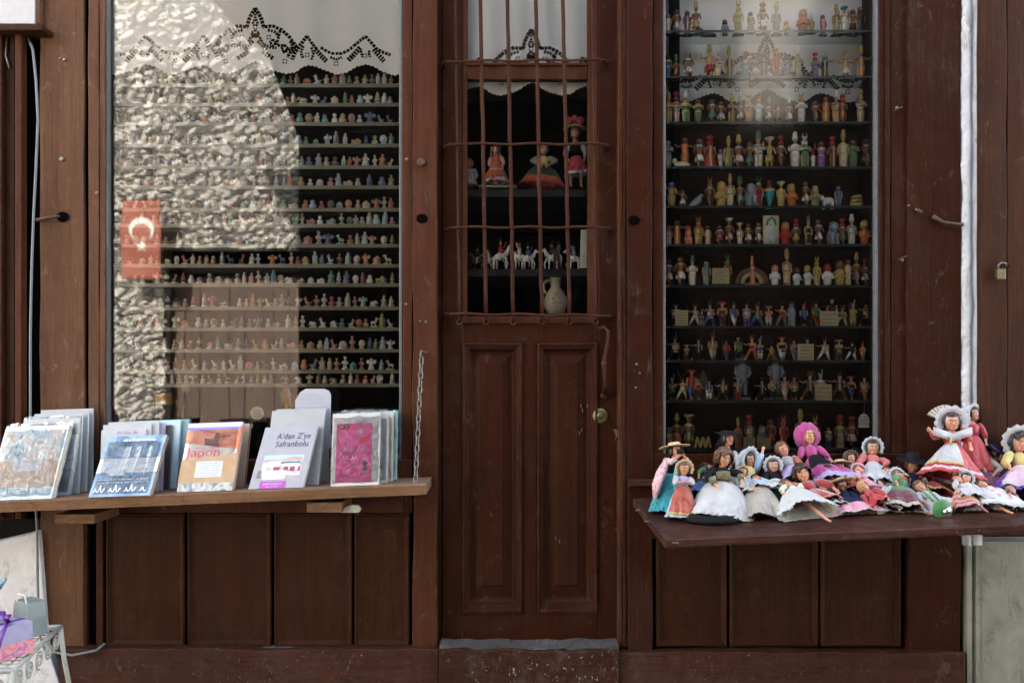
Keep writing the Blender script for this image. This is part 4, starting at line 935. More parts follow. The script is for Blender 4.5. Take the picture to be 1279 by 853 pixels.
def o_wing():
    s = S_(1); o = []
    for nm, r0, r1, c in (('outer_wing',14,20,'n'),('inner_wing',9,14,'e')):
        for sg in (-1,1):
            b = MB(); n = 12; a0, a1 = R(90), R(-6)
            pi = [(sg*r0*s*math.cos(a0+(a1-a0)*k/n), (r0*math.sin(a0+(a1-a0)*k/n)+4)*s*.95) for k in range(n+1)]; po = [(sg*r1*s*math.cos(a0+(a1-a0)*k/n), (r1*math.sin(a0+(a1-a0)*k/n)+4)*s*.95) for k in range(n+1)]
            b.rings([[(q[0],-1*s,q[1]) , (w_[0],-1*s,w_[1]), (w_[0],1*s,w_[1]), (q[0],1*s,q[1])] for q, w_ in zip(pi, po)]); o.append((nm, b, M_(c)))
    b = MB(); b.lathe([(4*s,0),(3*s,8*s),(3.5*s,15*s),(1.5*s,19*s)], 9, (0,-2*s,0)); b.ball((0,-2*s,22*s), 2.8*s); b.tube([(0,0,26*s),(0,0,37*s)], [2*s,1.2*s]); o.append(('body', b, M_('p')))
    b = MB(); b.box(-8*s,8*s,-4*s,1*s,0,3*s); o.append(('base', b, M_('y'))); return o
oddity('winged_figure', 'kneeling figure under a wide arch of green and brown wings', 'figure', 6, 545, o_wing, .10)
def o_snake():
    s = S_(1); b = MB(); pts = []
    for i in range(49):
        f = i/48; pts.append(((-10+20*f)*s, 0, (7.5-6*math.cos(f*2*PI*3))*s))
    b.tube(pts, 1.5*s, 7); return [('body', b, M_('y'))]
oddity('wavy_serpent', 'cream yellow serpent bent into three upright loops', 'figure', 10, 265, o_snake, .09)
def o_big():
    s = S_(1); b = MB(); b.lathe([(10*s,-6*s),(10*s,-3*s)], 16); g_ = MB(); g_.tube([(-3.5*s,0,0),(-3*s,0,20*s)], [3*s,3.6*s]); g_.tube([(3.5*s,0,0),(3*s,0,20*s)], [3*s,3.6*s]); g_.lathe([(7.5*s,14*s),(6*s,24*s),(7*s,36*s),(2.5*s,40*s)], 12, sy=.7)
    g_.ball((0,0,43*s), 3.4*s, 3.6*s, 4*s); [g_.tube([(q*7*s,0,36*s),(q*9*s,-2*s,27*s),(q*5*s,-5*s,22*s)], [2.6*s,2.2*s,1.6*s]) for q in (-1,1)]
    h = MB(); h.lathe([(7*s,45*s),(6.5*s,46*s),(3.5*s,46.5*s),(3.2*s,50*s),(1*s,51*s)], 14, sy=.8); return [('base', b, M_('s')), ('body', g_, M_('s')), ('hat', h, M_('s'))]
for X, lb in ((490,'large glazed grey blue gentleman statue with hat behind a red trousered soldier'),(678,'second large grey blue gentleman statue with hat, near the printed cards')):
    t = oddity('porcelain_gentleman', lb, 'statue', 9, X, o_big, .16); t.location.z += .021
def o_grey():
    s = S_(1); b = MB(); b.lathe([(5*s,0),(4.5*s,10*s),(5.5*s,18*s),(4*s,24*s)], 10, sy=.7); b.ball((0,0,26*s), 3*s, 3*s, 3.4*s); h = MB(); h.lathe([(4.2*s,28*s),(3*s,29*s),(2.4*s,31*s)], 10); return [('body', b, M_('s')), ('hat', h, M_('b'))]
oddity('cloaked_figure', 'plain grey cloaked figure between two toy soldiers', 'figure', 7, 770, o_grey)
def o_tent():
    s = S_(1); b = MB(); b.lathe([(17*s,0),(14*s,10*s),(9*s,22*s),(3*s,33*s),(.5*s,36*s)], 7, sy=.45); return [('rock', b, M_stone_s)]
M_stone_s = plain('painted_rock', (.16,.14,.13), .7, var=.5, vs=40, bump=.5)
oddity('rock_piece', 'grey painted rock scenery standing behind the soldiers', 'model rock', 9, 265, o_tent, .17)
oddity('rock_piece', 'dark dome shaped scenery behind the orange seated soldier', 'model rock', 9, 385, lambda: [('rock', one('ball', (0,0,S_(12)), S_(13), S_(5), S_(15)), M_('k'))], .17)
# printed cards
M_card = plain('cream_card', (.36,.32,.17), .7, var=.15); M_ink = plain('ink', (.05,.045,.03), .8)
def card(x0, x1, y0, y1, rowpy, k0, label, lines, yy=.068, tilt=.0, hang=False):
    a = P(820+x0/4.568, 0, yy).x; c = P(820+x1/4.568, 0, yy).x; z0 = P(0, y1, yy).z; z1 = P(0, y0, yy).z
    t = thing('printed_card', label, 'card', ((a+c)/2, yy, z0)); b = MB(); b.box(a,c,yy,yy+.0012,z0,z1); b.build('card', M_card, t)
    r_ = random.Random(k0); b = MB(); n = lines
    for i in range(n):
        z = z1-(z1-z0)*(i+.85)/(n+.7); x = a+(c-a)*.14
        while x < a+(c-a)*.82:
            L = (c-a)*r_.uniform(.06,.16); b.box(x, min(x+L,c-(c-a)*.1), yy-.0008, yy-.0002, z-.0012, z+.0012); x += L+(c-a)*.05
    b.build('handwriting', M_ink, t)
card(318,415,335,354.5,0,1,'small cream card with five handwritten lines beside the winged figure',5)
card(108,180,387.5,407,0,2,'small cream card with worn lines leaning before the first soldier',5)
card(932,1038,388.5,408,0,3,'small cream card with three handwritten lines near the shelf end',3)
card(805,898,429.5,450,0,4,'small cream card with four handwritten lines covering a bicorne soldier',4)
card(905,1000,480,500,0,5,'small cream card with heavy vertical strokes on the lowest soldier shelf',3)
card(497,562,546,562,0,6,'small tan card standing behind the doll heads',2); card(575,650,547,562,0,7,'wider tan card with lines standing behind the doll heads',4)
M_wcard = plain('white_tag', (.62,.62,.56), .7)
t = thing('hanging_tag', 'white arched tag with pierced marks hanging by a thread', 'tag', P(1079,517,.066))
pts = [(-6.5,15),(6.5,15),(6.5,3),(4,-1),(0,-3),(-4,-1),(-6.5,3)]
b = MB(); b.prism([tuple(P(1079+x, 519+y, .066).xz) for x, y in pts], .066, .068); b.build('card', M_wcard, t)
b = MB(); b.tube([P(1079,516.5,.067), P(1080,502,.067)], .0006, 5); b.build('thread', M_wcard, t)
b = MB()
for i in range(4):
    for j in range(3): c = P(1074.5+3*i, 521+4.2*j, .0655); b.tube([c+Vector((.003*math.cos(q),0,.005*math.sin(q))) for q in [2*PI*k/8 for k in range(8)]], .0007, 4, close=True)
b.build('printed_marks', M_ink, t)

# ------------------------------------------------------------ things behind the door glass
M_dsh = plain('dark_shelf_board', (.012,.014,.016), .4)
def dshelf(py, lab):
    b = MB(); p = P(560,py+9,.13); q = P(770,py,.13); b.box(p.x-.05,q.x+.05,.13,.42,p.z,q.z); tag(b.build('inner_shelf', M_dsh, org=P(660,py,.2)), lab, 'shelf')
dshelf(237,'dark inner shelf carrying dolls behind the door glass'); dshelf(336,'dark inner shelf carrying toy horsemen behind the door glass')
dshelf(392,'lowest dark inner shelf carrying the cream jug')
def z_at(py, yy=.13): return P(0, py, yy).z
def horseman(px, h, ch, cr, face, label):
    yy = .17; o = Vector((P(px,0,yy).x, yy, z_at(336)+.0005)); t = thing('toy_horseman', label, 'toy horseman', o, 'toy horsemen behind the door')
    u = h/300*(D+yy)/D; M0 = Matrix.Translation(o) @ Matrix.Rotation(face, 4, 'Z') @ Matrix.Scale(u, 4)
    def mk(nm, col, fn): b = MB(); b.M = M0; fn(b); b.build(nm, M_(col, .4) if isinstance(col, str) else col, t, smooth=True)
    def hb(b):
        b.tube([(.22,0,.40),(.12,0,.42),(-.04,0,.42),(-.16,0,.45)], [.07,.11,.10,.10], 8); b.tube([(-.16,0,.47),(-.24,0,.62),(-.27,0,.70)], [.08,.055,.045], 7); b.tube([(-.25,0,.71),(-.38,0,.62)], [.05,.03], 6)
        for x, s, l in ((-.15,1,-.10),(-.15,-1,.03),(.2,1,.03),(.2,-1,-.03)): b.tube([(x,s*.05,.40),(x+l,s*.06,.2),(x+l*.6,s*.06,.02)], [.045,.025,.02], 5)
        b.tube([(.28,0,.42),(.36,0,.30),(.36,0,.12)], [.03,.035,.01], 5)
    mk('horse', ch, hb)
    mk('coat', cr, lambda b: (b.tube([(.03,0,.50),(.03,0,.66),(.03,0,.76)], [.06,.07,.03], 7), b.tube([(.03,.07,.72),(-.06,.09,.6),(-.14,.04,.58)], .026, 5), b.tube([(.03,-.07,.72),(-.07,-.09,.72),(-.12,-.1,.88)], .026, 5)))
    mk('breeches', 'w', lambda b: [b.tube([(.04,s*.05,.52),(-.04,s*.12,.44),(-.01,s*.12,.28)], [.045,.04,.025], 5) for s in (-1,1)])
    mk('head', M_skin, lambda b: b.ball((.02,0,.83), .042, .04, .05, 7, 5)); mk('hat', 'k', lambda b: (b.lathe([(.05,.86),(.045,.93),(.055,.95)], 7, (.02,0,0)), b.tube([(.02,0,.94),(.03,0,1.03)], [.012,.02], 5)))
    mk('base', M_plin, lambda b: b.box(-.28,.34,-.1,.1,0,.015))
for a in ((596,30,'n','k',.2,'toy horseman in black on a brown horse nearest the door stile'),(610,27,'s','c',.5,'toy horseman on a small grey horse second from the door stile'),
          (626,40,'w','r',2.7,'toy horseman in red on a white horse facing the shelf middle'),(648,38,'w','c',.3,'toy horseman in a cream coat on a rearing pale horse'),
          (660,34,'w','b',2.9,'toy horseman in blue on a white horse with raised foreleg'),(689,36,'w','n',.4,'toy horseman in brown on a white horse by the third bar'),
          (697,36,'n','b',1.2,'toy horseman with red hat and blue breeches on a dark horse'),(716,34,'w','s',.3,'toy horseman in grey on a white horse beside the paper strip')): horseman(*a)
b = MB(); p = P(724,335,.16); q = P(738,287,.16); b.add([(p.x,.16,p.z),(q.x,.15,p.z),(q.x,.15,q.z),(p.x+.006,.165,q.z)], [(0,1,2,3)]); tag(b.build('paper_strip', M_wcard, solid=.001, org=(p.x,.16,p.z)), 'folded white paper strip standing at the end of the horsemen', 'paper')
jo = Vector((P(694,0,.2).x, .2, z_at(392)+.0005)); jg = thing('painted_jug', 'cream pottery jug with painted flowers behind the door bars', 'jug', jo); u = 1/300*(D+.2)/D
M_jug = plain('cream_glaze', (.52,.46,.33), .25, var=.12)
b = MB(); b.lathe([(9*u,0),(11*u,2*u),(15*u,12*u),(14.5*u,20*u),(10*u,29*u),(6.2*u,34*u),(6*u,42*u),(8.5*u,47*u),(8.2*u,50*u)], 24, jo); b.build('body', M_jug, jg, smooth=True)
b = MB(); b.tube([jo+Vector((x*u,0,z*u)) for x, z in ((-6,43),(-12,43),(-15.5,38),(-15,31),(-10,26))], 2*u, 8); b.build('handle', M_jug, jg, smooth=True)
b = MB()
for x, z in ((-4,19),(4.5,20),(0,24)): b.tube([jo+Vector((x*u+1.7*u*math.cos(a), -14.9*u+abs(x)*.12*u, z*u+1.7*u*math.sin(a))) for a in [2*PI*k/9 for k in range(9)]], .5*u, 4, close=True)
b.build('painted_flower', M_('s'), jg); b = MB()
for x in (-4,-1,2.5,5): b.ball(jo+Vector((x*u,-15*u,14*u)), 1.4*u, .4*u, .9*u, 6, 4)
b.build('painted_leaf', M_('g'), jg)

# ------------------------------------------------------------ things standing in the bottom of the left window
def wz(yy=.2): return z_at(574, .06)
def lathe_thing(name, label, cat, px, yy, prof, mat, extra=()):
    o = Vector((P(px,0,yy).x, yy, wz())); t = thing(name, label, cat, o); s = S_(1, yy)
    b = MB(); b.lathe([(r*s, z*s) for r, z in prof], 20, o); b.build('body', mat, t, smooth=True)
    for nm, pr, mt in extra: b = MB(); b.lathe([(r*s, z*s) for r, z in pr], 20, o); b.build(nm, mt, t, smooth=True)
M_cg = glass('clear_bottle_glass', 1.5, (.78,.82,.76), 0); M_or = plain('orange_paper', (.62,.30,.04), .6)
lathe_thing('glass_bottle', 'clear glass bottle with an orange paper band near the stone reflection', 'bottle', 205, .16, [(9,0),(10,4),(10,78),(6,86),(5,94)], M_cg, [('label', [(10.3,66),(10.3,80)], M_or)])
lathe_thing('glass_decanter', 'round clear decanter with a pale disc label behind the white books', 'decanter', 322, .18, [(14,0),(18,8),(20,30),(17,50),(8,68),(5,74),(5,90),(7,92)], M_cg)
lathe_thing('glass_bottle', 'slim clear bottle with a pale stopper', 'bottle', 232, .22, [(6,0),(8,4),(8,55),(3,66),(3,80)], M_cg, [('stopper', [(3.2,80),(5,84),(4,90),(1,92)], M_wcard)])
lathe_thing('glass_bottle', 'small clear bottle with a metal spout', 'bottle', 255, .2, [(9,0),(12,6),(11,40),(4,55),(1,68)], M_cg)
b = MB(); c = P(321,516,.10); n = 22
b.rings([[(c.x+.029*math.cos(2*PI*k/n), y, c.z+.029*math.sin(2*PI*k/n)) for k in range(n)] for y in (.103,.10)])
tg = tag(b.build('round_tag', plain('cream_disc', (.75,.72,.6), .5), org=c), 'round cream paper tag hanging in the window above the plank', 'tag')
b = MB()
for i in range(5): b.box(c.x-.017,c.x+.016,.0985,.0995,c.z+.013-.0065*i,c.z+.0148-.0065*i)
b.build('handwriting', M_ink, tg)
t = thing('hanging_ornament', 'small green yellow and orange tassel ornament hung inside the glass', 'ornament', P(357,505,.09))
for dx, cc in ((-4,'g'),(-1,'y'),(2.5,'o'),(4.5,'w')):
    b = MB(); b.tube([P(357+dx*.4,480,.09), P(357+dx,492,.088), P(357+dx*1.2,506,.09)], [.003,.008,.004], 6); b.build('tassel', M_(cc, .5), t, smooth=True)
b = MB(); b.tube([P(357,480,.09), P(358,466,.09)], .0008); b.build('thread', M_wcard, t)
t = thing('orange_jar', 'small orange jar low in the window beside the tassel ornament', 'jar', (P(364,0,.15).x, .15, wz())); s = S_(1,.15); o = ORG[t.name]
b = MB(); b.lathe([(7*s,0),(8*s,60*s),(8*s,76*s),(6*s,80*s)], 16, o); b.build('body', M_or, t, smooth=True)

# ------------------------------------------------------------ books
TXC = {}
def letter(parent, s, size, M0, mat, align='LEFT', name='lettering', sx=1, thin=0):
    key = (s, align, thin)
    if key not in TXC:
        cu = bpy.data.curves.new('t', 'FONT'); cu.body = s; cu.align_x = align; cu.resolution_u = 2; cu.space_line = .95; cu.offset = thin
        o = bpy.data.objects.new('t', cu); C.collection.objects.link(o); dg = bpy.context.evaluated_depsgraph_get()
        me = bpy.data.meshes.new_from_object(o.evaluated_get(dg)); TXC[key] = ([tuple(v.co) for v in me.vertices], [tuple(p.vertices) for p in me.polygons])
        bpy.data.objects.remove(o)
    vs, fs = TXC[key]; b = MB(); b.M = M0; b.add([(x*size*sx, y*size, 0) for x, y, z in vs], fs); return b.build(name, mat, parent)
def ink(name, col): return plain(name, col, .5, var=.05)
M_page = plain('page_block', (.60,.56,.48), .8, var=.08, vs=200); M_kraft = plain('kraft', (.40,.27,.155), .75, var=.1, bump=.2)
def photo_mat(name, cols, scale=9, warp=1.5, st=(1,1,1), rough=.3):
    m, nt, b = newmat(name); v = coords(nt, st); n1 = noisen(nt, v, scale, 5, .6, warp)
    k = len(cols); c = ramp(nt, n1, [(.28+.44*i/(k-1), cc) for i, cc in enumerate(cols)])
    nt.links.new(c, b.inputs['Base Color']); b.inputs['Roughness'].default_value = rough; return m
def sleeve_mat():
    m = bpy.data.materials.new('clear_plastic'); m.use_nodes = True; nt = m.node_tree; nt.nodes.clear()
    out = nd(nt, 'OutputMaterial'); tr = nd(nt, 'BsdfTransparent'); tr.inputs[0].default_value = (.93,.94,.94,1); gl = nd(nt, 'BsdfGlossy', Roughness=.12); mx = nd(nt, 'MixShader')
    df = nd(nt, 'BsdfDiffuse'); df.inputs[0].default_value = (.6,.6,.6,1)
    v = coords(nt); n1 = noisen(nt, v, 22, 4, .6, 1.2); bu = nd(nt, 'Bump', Strength=1, Distance=.02); nt.links.new(n1, bu.inputs['Height']); nt.links.new(bu.outputs[0], gl.inputs['Normal'])
    fr = nd(nt, 'Fresnel', IOR=1.36); nt.links.new(bu.outputs[0], fr.inputs['Normal'])
    nt.links.new(fr.outputs[0], mx.inputs[0]); nt.links.new(tr.outputs[0], mx.inputs[1]); nt.links.new(gl.outputs[0], mx.inputs[2])
    m2 = nd(nt, 'MixShader'); nt.links.new(ramp(nt, noisen(nt, v, 9, 5, .7, 2), [(.55,0),(.8,.22)]), m2.inputs[0]); nt.links.new(mx.outputs[0], m2.inputs[1]); nt.links.new(df.outputs[0], m2.inputs[2]); nt.links.new(m2.outputs[0], out.inputs[0]); return m
M_slv = sleeve_mat()
def cursive(bk, x0, x1, y, amp, mat, seed=0, th=.0011, e=.0014):
    """an unreadable run of handwriting-like loops"""
    r_ = random.Random(seed); b = MB(); b.M = bk.M; x = x0; 
    while x < x1-.02:
        wl = r_.uniform(.10, .24); pts = []; n = max(2, int(wl/.036)); lp = r_.uniform(-.3,.5)
        for i in range(n*8+1):
            f = i/(n*8); a = f*n*1.7; pts.append(((x+f*min(wl, x1-x)+.010*math.sin(a*2+lp))*bk.W, (y+amp*(.5-.5*math.cos(a*2))*(1.5 if (int(a/PI)+seed) % 3 == 0 else .8))*bk.H, e))
        b.tube(pts, th, 4, .5); x += wl+.05
    return b.build('script', mat, bk.t)
class Book:
    """front cover corners given in the photo; the book leans back, its foot on the plank"""
    def __init__(s, name, label, x0, x1, ytop, yb, lean, th, cover, pages=None, group='books on the display plank', cat='book', yaw=0, lift=0, x0t=None):
        a = P(x0, 0, yb).x; c = P(x1, 0, yb+yaw).x
        A = Vector((a, yb, zpl(a, yb)+.0015+lift)); Bp = Vector((c, yb+yaw, zpl(c, yb)+.0015+lift))
        s.u = (Bp-A).normalized(); s.W = (Bp-A).length
        zt = P(0, ytop, yb+lean).z - A.z; up = Vector((0, lean, zt)); up = (up - s.u*up.dot(s.u)); s.H = up.length; s.v = up.normalized(); s.n = s.u.cross(s.v)
        if x0t: up = Vector((P(x0t,0,yb+lean).x-a, lean, zt)); s.v = up.normalized(); s.n = s.u.cross(s.v).normalized()
        s.A = A; s.th = th; s.M = Matrix(((s.u.x,s.v.x,s.n.x,A.x),(s.u.y,s.v.y,s.n.y,A.y),(s.u.z,s.v.z,s.n.z,A.z),(0,0,0,1)))
        s.t = thing(name, label, cat, A, group); W, H = s.W, s.H
        b = MB(); b.M = s.M; ct = .0012
        b.box(0, W, 0, H, -ct, 0); b.box(0, W, 0, H, -th, -th+ct); b.box(0, .0014, 0, H, -th+ct, -ct); b.build('cover', cover, s.t, bevel=.0006)
        b = MB(); b.M = s.M; b.box(.0016, W-.002, .001, H-.001, -th+ct+.0002, -ct-.0002); b.build('pages', pages or M_page, s.t)
    def q(s, name, mat, poly, e=.0005):      # flat print on the cover, in fractions of its width and height
        b = MB(); b.M = s.M; b.add([(x*s.W, y*s.H, e) for x, y in poly], [tuple(range(len(poly)))]); return b.build(name, mat, s.t)
    def r(s, name, mat, x0, x1, y0, y1, e=.0005): return s.q(name, mat, [(x0,y0),(x1,y0),(x1,y1),(x0,y1)], e)
    def txt(s, str_, x, y, size, mat, e=.0009, align='LEFT', rot=0, sx=1, thin=0, name='lettering'):
        return letter(s.t, str_, size*s.H, s.M @ Matrix.Translation((x*s.W, y*s.H, e)) @ Matrix.Rotation(rot, 4, 'Z'), mat, align, name, sx, thin)
    def lines(s, x0, x1, y0, y1, n, mat, e=.001, seed=0, th=.006):
        r_ = random.Random(seed); b = MB(); b.M = s.M
        for i in range(n):
            y = (y1-(y1-y0)*i/max(1, n-1))*s.H; x = x0+r_.uniform(0,.03)
            while x < x1-.03:
                L = r_.uniform(.03,.09); b.add([(x*s.W,y,e),(min(x+L,x1)*s.W,y,e),(min(x+L,x1)*s.W,y+th*s.H*r_.uniform(.6,1.3),e),(x*s.W,y+th*s.H,e)], [(0,1,2,3)]); x += L+.018
        return b.build('handwriting', mat, s.t)
    def sleeve(s, k=.004, top=.012, wob=.0025, name='plastic_sleeve', seed=0):
        b = MB(); b.M = s.M; W, H, T = s.W, s.H, s.th; nx, ny = 14, 18; vs = []; fs = []
        for side, z in ((0, k*.6), (1, -T-k*.6)):
            for j in range(ny+1):
                for i in range(nx+1):
                    x = -k+(W+2*k)*i/nx; y = -.0005+(H+top)*j/ny; ed = min(i, nx-i, 1)*min(j, ny-j, 1)
                    w_ = wob*(noise.noise(Vector((x*24, y*24, seed+side)))+.5*noise.noise(Vector((x*60, y*50, seed))))
                    zz = z+w_ if ed else (z*.4-T*.3)
                    if j >= ny-1: zz = -T*.5+w_*2
                    vs.append((x+ (w_ if not ed else 0), max(-.0005, y+(w_*2.5 if j == ny else 0)), max(zz, .0012) if side == 0 and 0 < j < ny-1 and 0 < i < nx else zz))
        n = (nx+1)*(ny+1)
        for sd in (0, 1):
            for j in range(ny):
                for i in range(nx): a = sd*n+j*(nx+1)+i; fs.append((a, a+1, a+nx+2, a+nx+1) if not sd else (a+nx+1, a+nx+2, a+1, a))
        b.add(vs, fs); return b.build(name, M_slv, s.t, smooth=True)
M_pw = ink('paper_white', (.33,.345,.355)); M_pb = ink('paper_bluewhite', (.30,.345,.39)); M_txt = ink('print_navy', (.02,.035,.09)); M_tx2 = ink('print_grey', (.30,.33,.40))
M_lab = ink('label_white', (.50,.52,.56)); M_wtxt = ink('print_white', (.72,.76,.80)); M_scr = ink('pen_blue', (.18,.24,.40))
# far left stack, from the back to the front
M_stk1 = photo_mat('atlas_cover', [(.10,.22,.34),(.30,.42,.50),(.62,.68,.68),(.52,.42,.36),(.66,.66,.62)], 16, 1.0)
M_stk2 = photo_mat('map_cover', [(.16,.30,.34),(.50,.58,.62),(.66,.70,.74),(.40,.34,.28)], 14, 1.2)
bk = Book('book', 'grey backed tall book at the rear of the stack by the faded post', 50, 116, 512, -.075, .035, .006, ink('grey_board', (.30,.33,.36)), x0t=51)
bk = Book('book', 'plain white pamphlet second from the rear of the stack by the faded post', 40, 108, 517, -.105, .04, .012, M_pw, ink('white_pages', (.66,.69,.72)), x0t=43)
bk = Book('book', 'pale blue pamphlet in the middle of the stack by the faded post', 30, 98, 520, -.14, .05, .012, M_pb, ink('white_pages2', (.62,.66,.70)), x0t=36); 
bk = Book('book', 'white and tan picture book with a round blue seal, behind the wrapped one', 14, 86, 524, -.18, .075, .016, M_stk2, x0t=30); bk.r('print', M_pw, .0, 1, .78, 1); bk.r('print', M_pb, .55, 1, 0, .34)
b = MB(); b.M = bk.M; b.tube([(bk.W*.86+.012*math.cos(a), bk.H*.87+.012*math.sin(a), .001) for a in [2*PI*k/16 for k in range(16)]], .0012, 4, close=True); b.build('seal', ink('seal_blue', (.10,.22,.48)), bk.t); bk.sleeve(seed=3)
bk = Book('book', 'plastic wrapped pale photo book with a white price label at the plank end', -18, 64, 533, -.262, .115, .026, M_stk1, M_page, x0t=8)
bk.r('print', ink('sand', (.52,.42,.34)), .0, 1, .16, .52, .0006); bk.r('print', photo_mat('sea_print', [(.10,.2,.3),(.45,.6,.68),(.2,.35,.45)], 20), 0, 1, 0, .15, .0008)
bk.q('label', M_lab, [(.26,.37),(.74,.38),(.76,.54),(.28,.53)], .0015); bk.lines(.31, .70, .41, .50, 3, M_tx2, .0022, 5, .004); bk.sleeve(.006, .014, .004, seed=9)
# blue ship book and the stack behind it
M_ship = photo_mat('storm_sky', [(.06,.13,.23),(.12,.22,.34),(.25,.36,.46),(.10,.20,.32)], 7, 1.5)
cols = [('grey teal hardback', ink('teal_board', (.16,.30,.33)), ink('dark_edges', (.12,.11,.10)), 236, 526), ('pale cyan magazine', ink('cyan_board', (.40,.60,.66)), None, 228, 527), ('black spined booklet', ink('black_board', (.03,.03,.04)), ink('tan_edges', (.38,.31,.24)), 221, 533),
        ('lilac edged booklet', ink('lilac_board', (.42,.38,.52)), ink('grey_edges', (.42,.42,.42)), 214, 530), ('white booklet with magenta stripe', M_pw, ink('blue_edges', (.34,.44,.54)), 211, 527), ('thin white booklet', M_pw, ink('blue_edges2', (.42,.50,.58)), 204, 530), ('white booklet printed with small violet letters', M_pw, None, 201, 536)]
for k, (nm, cv, pg, xr, yt) in enumerate(cols):
    yb = -.06-.024*k; ln = .05+.009*k
    bk = Book('book', f'{nm}, {ORD[k]} from the rear behind the blue ship book', xr-86+k*1.5, xr-6-k*2.2, yt, yb, ln, .012 if k not in (0,3) else .018, cv, pg, x0t=xr-78+k*.6)
    if k == 6: cursive(bk, .34, .80, .93, .03, ink('violet', (.22,.16,.40)), 3)
    if k == 4: bk.r('print', ink('magenta', (.55,.04,.25)), .55, 1, .70, .76)
bk = Book('book', 'blue book with sailing ships on the cover in front of its stack', 110, 187, 545, -.27, .135, .022, M_ship, M_kraft, x0t=135)
bk.r('print', photo_mat('mist', [(.30,.38,.46),(.58,.62,.66),(.42,.50,.57)], 12, 1), .0, 1, .38, .62, .0006)
M_sail = ink('sail_white', (.60,.66,.68))
b = MB(); b.M = bk.M; W, H = bk.W, bk.H
for x0, x1, w_ in ((.42,.46,.10),(.60,.62,.08),(.80,.79,.06)):
    b.tube([(x0*W,.34*H,.0012),(x1*W,.82*H,.0012)], .0011, 4)
    for j, yy in enumerate((.44,.54,.64,.73)):
        ww = w_*(1-.13*j); b.add([((x0-ww)*W,yy*H,.001),((x0+ww*.8)*W,(yy-.01)*H,.001),((x0+ww*.6)*W,(yy+.075)*H,.001),((x0-ww*.7)*W,(yy+.08)*H,.001)], [(0,1,2,3)])
b.add([(.22*W,.335*H,.0012),(.50*W,.335*H,.0012),(.47*W,.375*H,.0012),(.20*W,.38*H,.0012)], [(0,1,2,3)])
b.build('ship_picture', M_sail, bk.t); bk.r('print', ink('rose', (.62,.34,.38)), .62, .85, .415, .44, .0012)
bk.lines(.28, .88, .905, .905, 1, M_wtxt, .001, 12, .03); bk.lines(.06, .92, .215, .265, 2, M_wtxt, .001, 8, .012)
cursive(bk, .05, .92, .075, .075, M_wtxt, 5, .0019); bk.sleeve(.002, .003, .0012, seed=4)
# book on Japan
bk = Book('book', 'thick wrapped booklet with rust coloured edge behind the book with the kraft belt', 236, 305, 531, -.12, .05, .022, ink('tan_board', (.36,.27,.2)), ink('rust_edges', (.30,.13,.09)), x0t=244)
bk = Book('book', 'orange red travel book with a brown kraft paper belt and white price label', 221, 290, 529, -.215, .085, .03, ink('coral', (.62,.16,.08)), ink('beige_edges', (.45,.37,.30)), x0t=236)
bk.r('print', ink('pale_top', (.66,.66,.74)), .0, 1, .94, 1); bk.r('print', ink('violet_band', (.22,.20,.48)), .0, .97, .895, .94); bk.r('print', photo_mat('temple_photo', [(.42,.08,.05),(.62,.17,.09),(.72,.30,.18),(.60,.20,.12)], 14, .5, (1,1,4)), 0, .97, .55, .894)
M_tmp = ink('temple_brown', (.20,.045,.05)); bk.q('print', M_tmp, [(.30,.60),(.44,.60),(.47,.64),(.60,.63),(.63,.57),(.72,.56),(.60,.70),(.62,.84),(.54,.85),(.50,.75),(.34,.78),(.36,.70)], .0008)
bk.r('print', ink('roof_print', (.33,.09,.10)), .62, .82, .78, .81, .0008)
bk.q('print', ink('cream_title', (.72,.68,.66)), [(.0,.43),(.97,.43),(.97,.60),(.0,.71)], .0010)
M_redt = ink('title_red', (.55,.05,.05)); bk.txt('Japon', .06, .505, .19, M_redt, e=.0016, sx=1.15); bk.lines(.2, .8, .63, .63, 1, M_redt, .0016, 3, .008)
bk.r('belt', M_kraft, -.01, 1.01, .12, .46, .0024); bk.q('belt', M_kraft, [(.0,.46),(1.01,.46),(1.01,.55),(.6,.49)], .0024)
bk.r('print', photo_mat('harbour_print', [(.03,.07,.09),(.12,.20,.22),(.5,.5,.48),(.08,.12,.14)], 18), 0, 1, 0, .12, .0026)
bk.q('label', M_lab, [(.27,.20),(.76,.20),(.76,.43),(.27,.43)], .0032); bk.lines(.31, .72, .225, .40, 6, M_scr, .0038, 6, .007); bk.sleeve(.002, .004, .0015, seed=6)
# town guides
bk = Book('book', 'tall plain white brochure, rearmost behind the town guide', 338, 402, 511, -.09, .04, .008, M_pw, ink('ice_edges', (.5,.6,.68)), x0t=345)
bk = Book('book', 'white brochure with faint heading standing just behind the town guide', 330, 398, 513, -.135, .06, .012, M_pw, ink('ice_edges2', (.55,.62,.7)), x0t=340); bk.lines(.40, .80, .955, .955, 1, M_tx2, .001, 4, .004)
bk = Book('book', 'white town guide with navy title and a street photograph', 310, 378, 533, -.20, .085, .026, ink('guide_cover', (.32,.325,.365)), M_page, x0t=332)
bk.txt("A'dan Z'ye\nSafranbolu", .59, .80, .135, M_txt, align='CENTER', thin=.004, sx=.92)
bk.lines(.55, .85, .655, .655, 1, M_tx2, .001, 4, .004)
M_town = photo_mat('town_photo', [(.16,.18,.22),(.42,.38,.42),(.66,.66,.7),(.45,.2,.2)], 24, .6, (1,1,2.4)); bk.r('print', M_town, .14, .88, .20, .52, .0006)
bk.r('print', ink('sky_print', (.36,.58,.72)), .14, .86, .46, .535, .0009); bk.q('print', ink('hill_print', (.45,.33,.33)), [(.14,.44),(.86,.44),(.86,.49),(.70,.51),(.5,.47),(.14,.46)], .0012)
bk.q('print', ink('roofline_print', (.07,.16,.20)), [(.46,.40),(.84,.40),(.84,.425),(.5,.43)], .0013)
M_win = ink('burgundy_print', (.30,.05,.10))
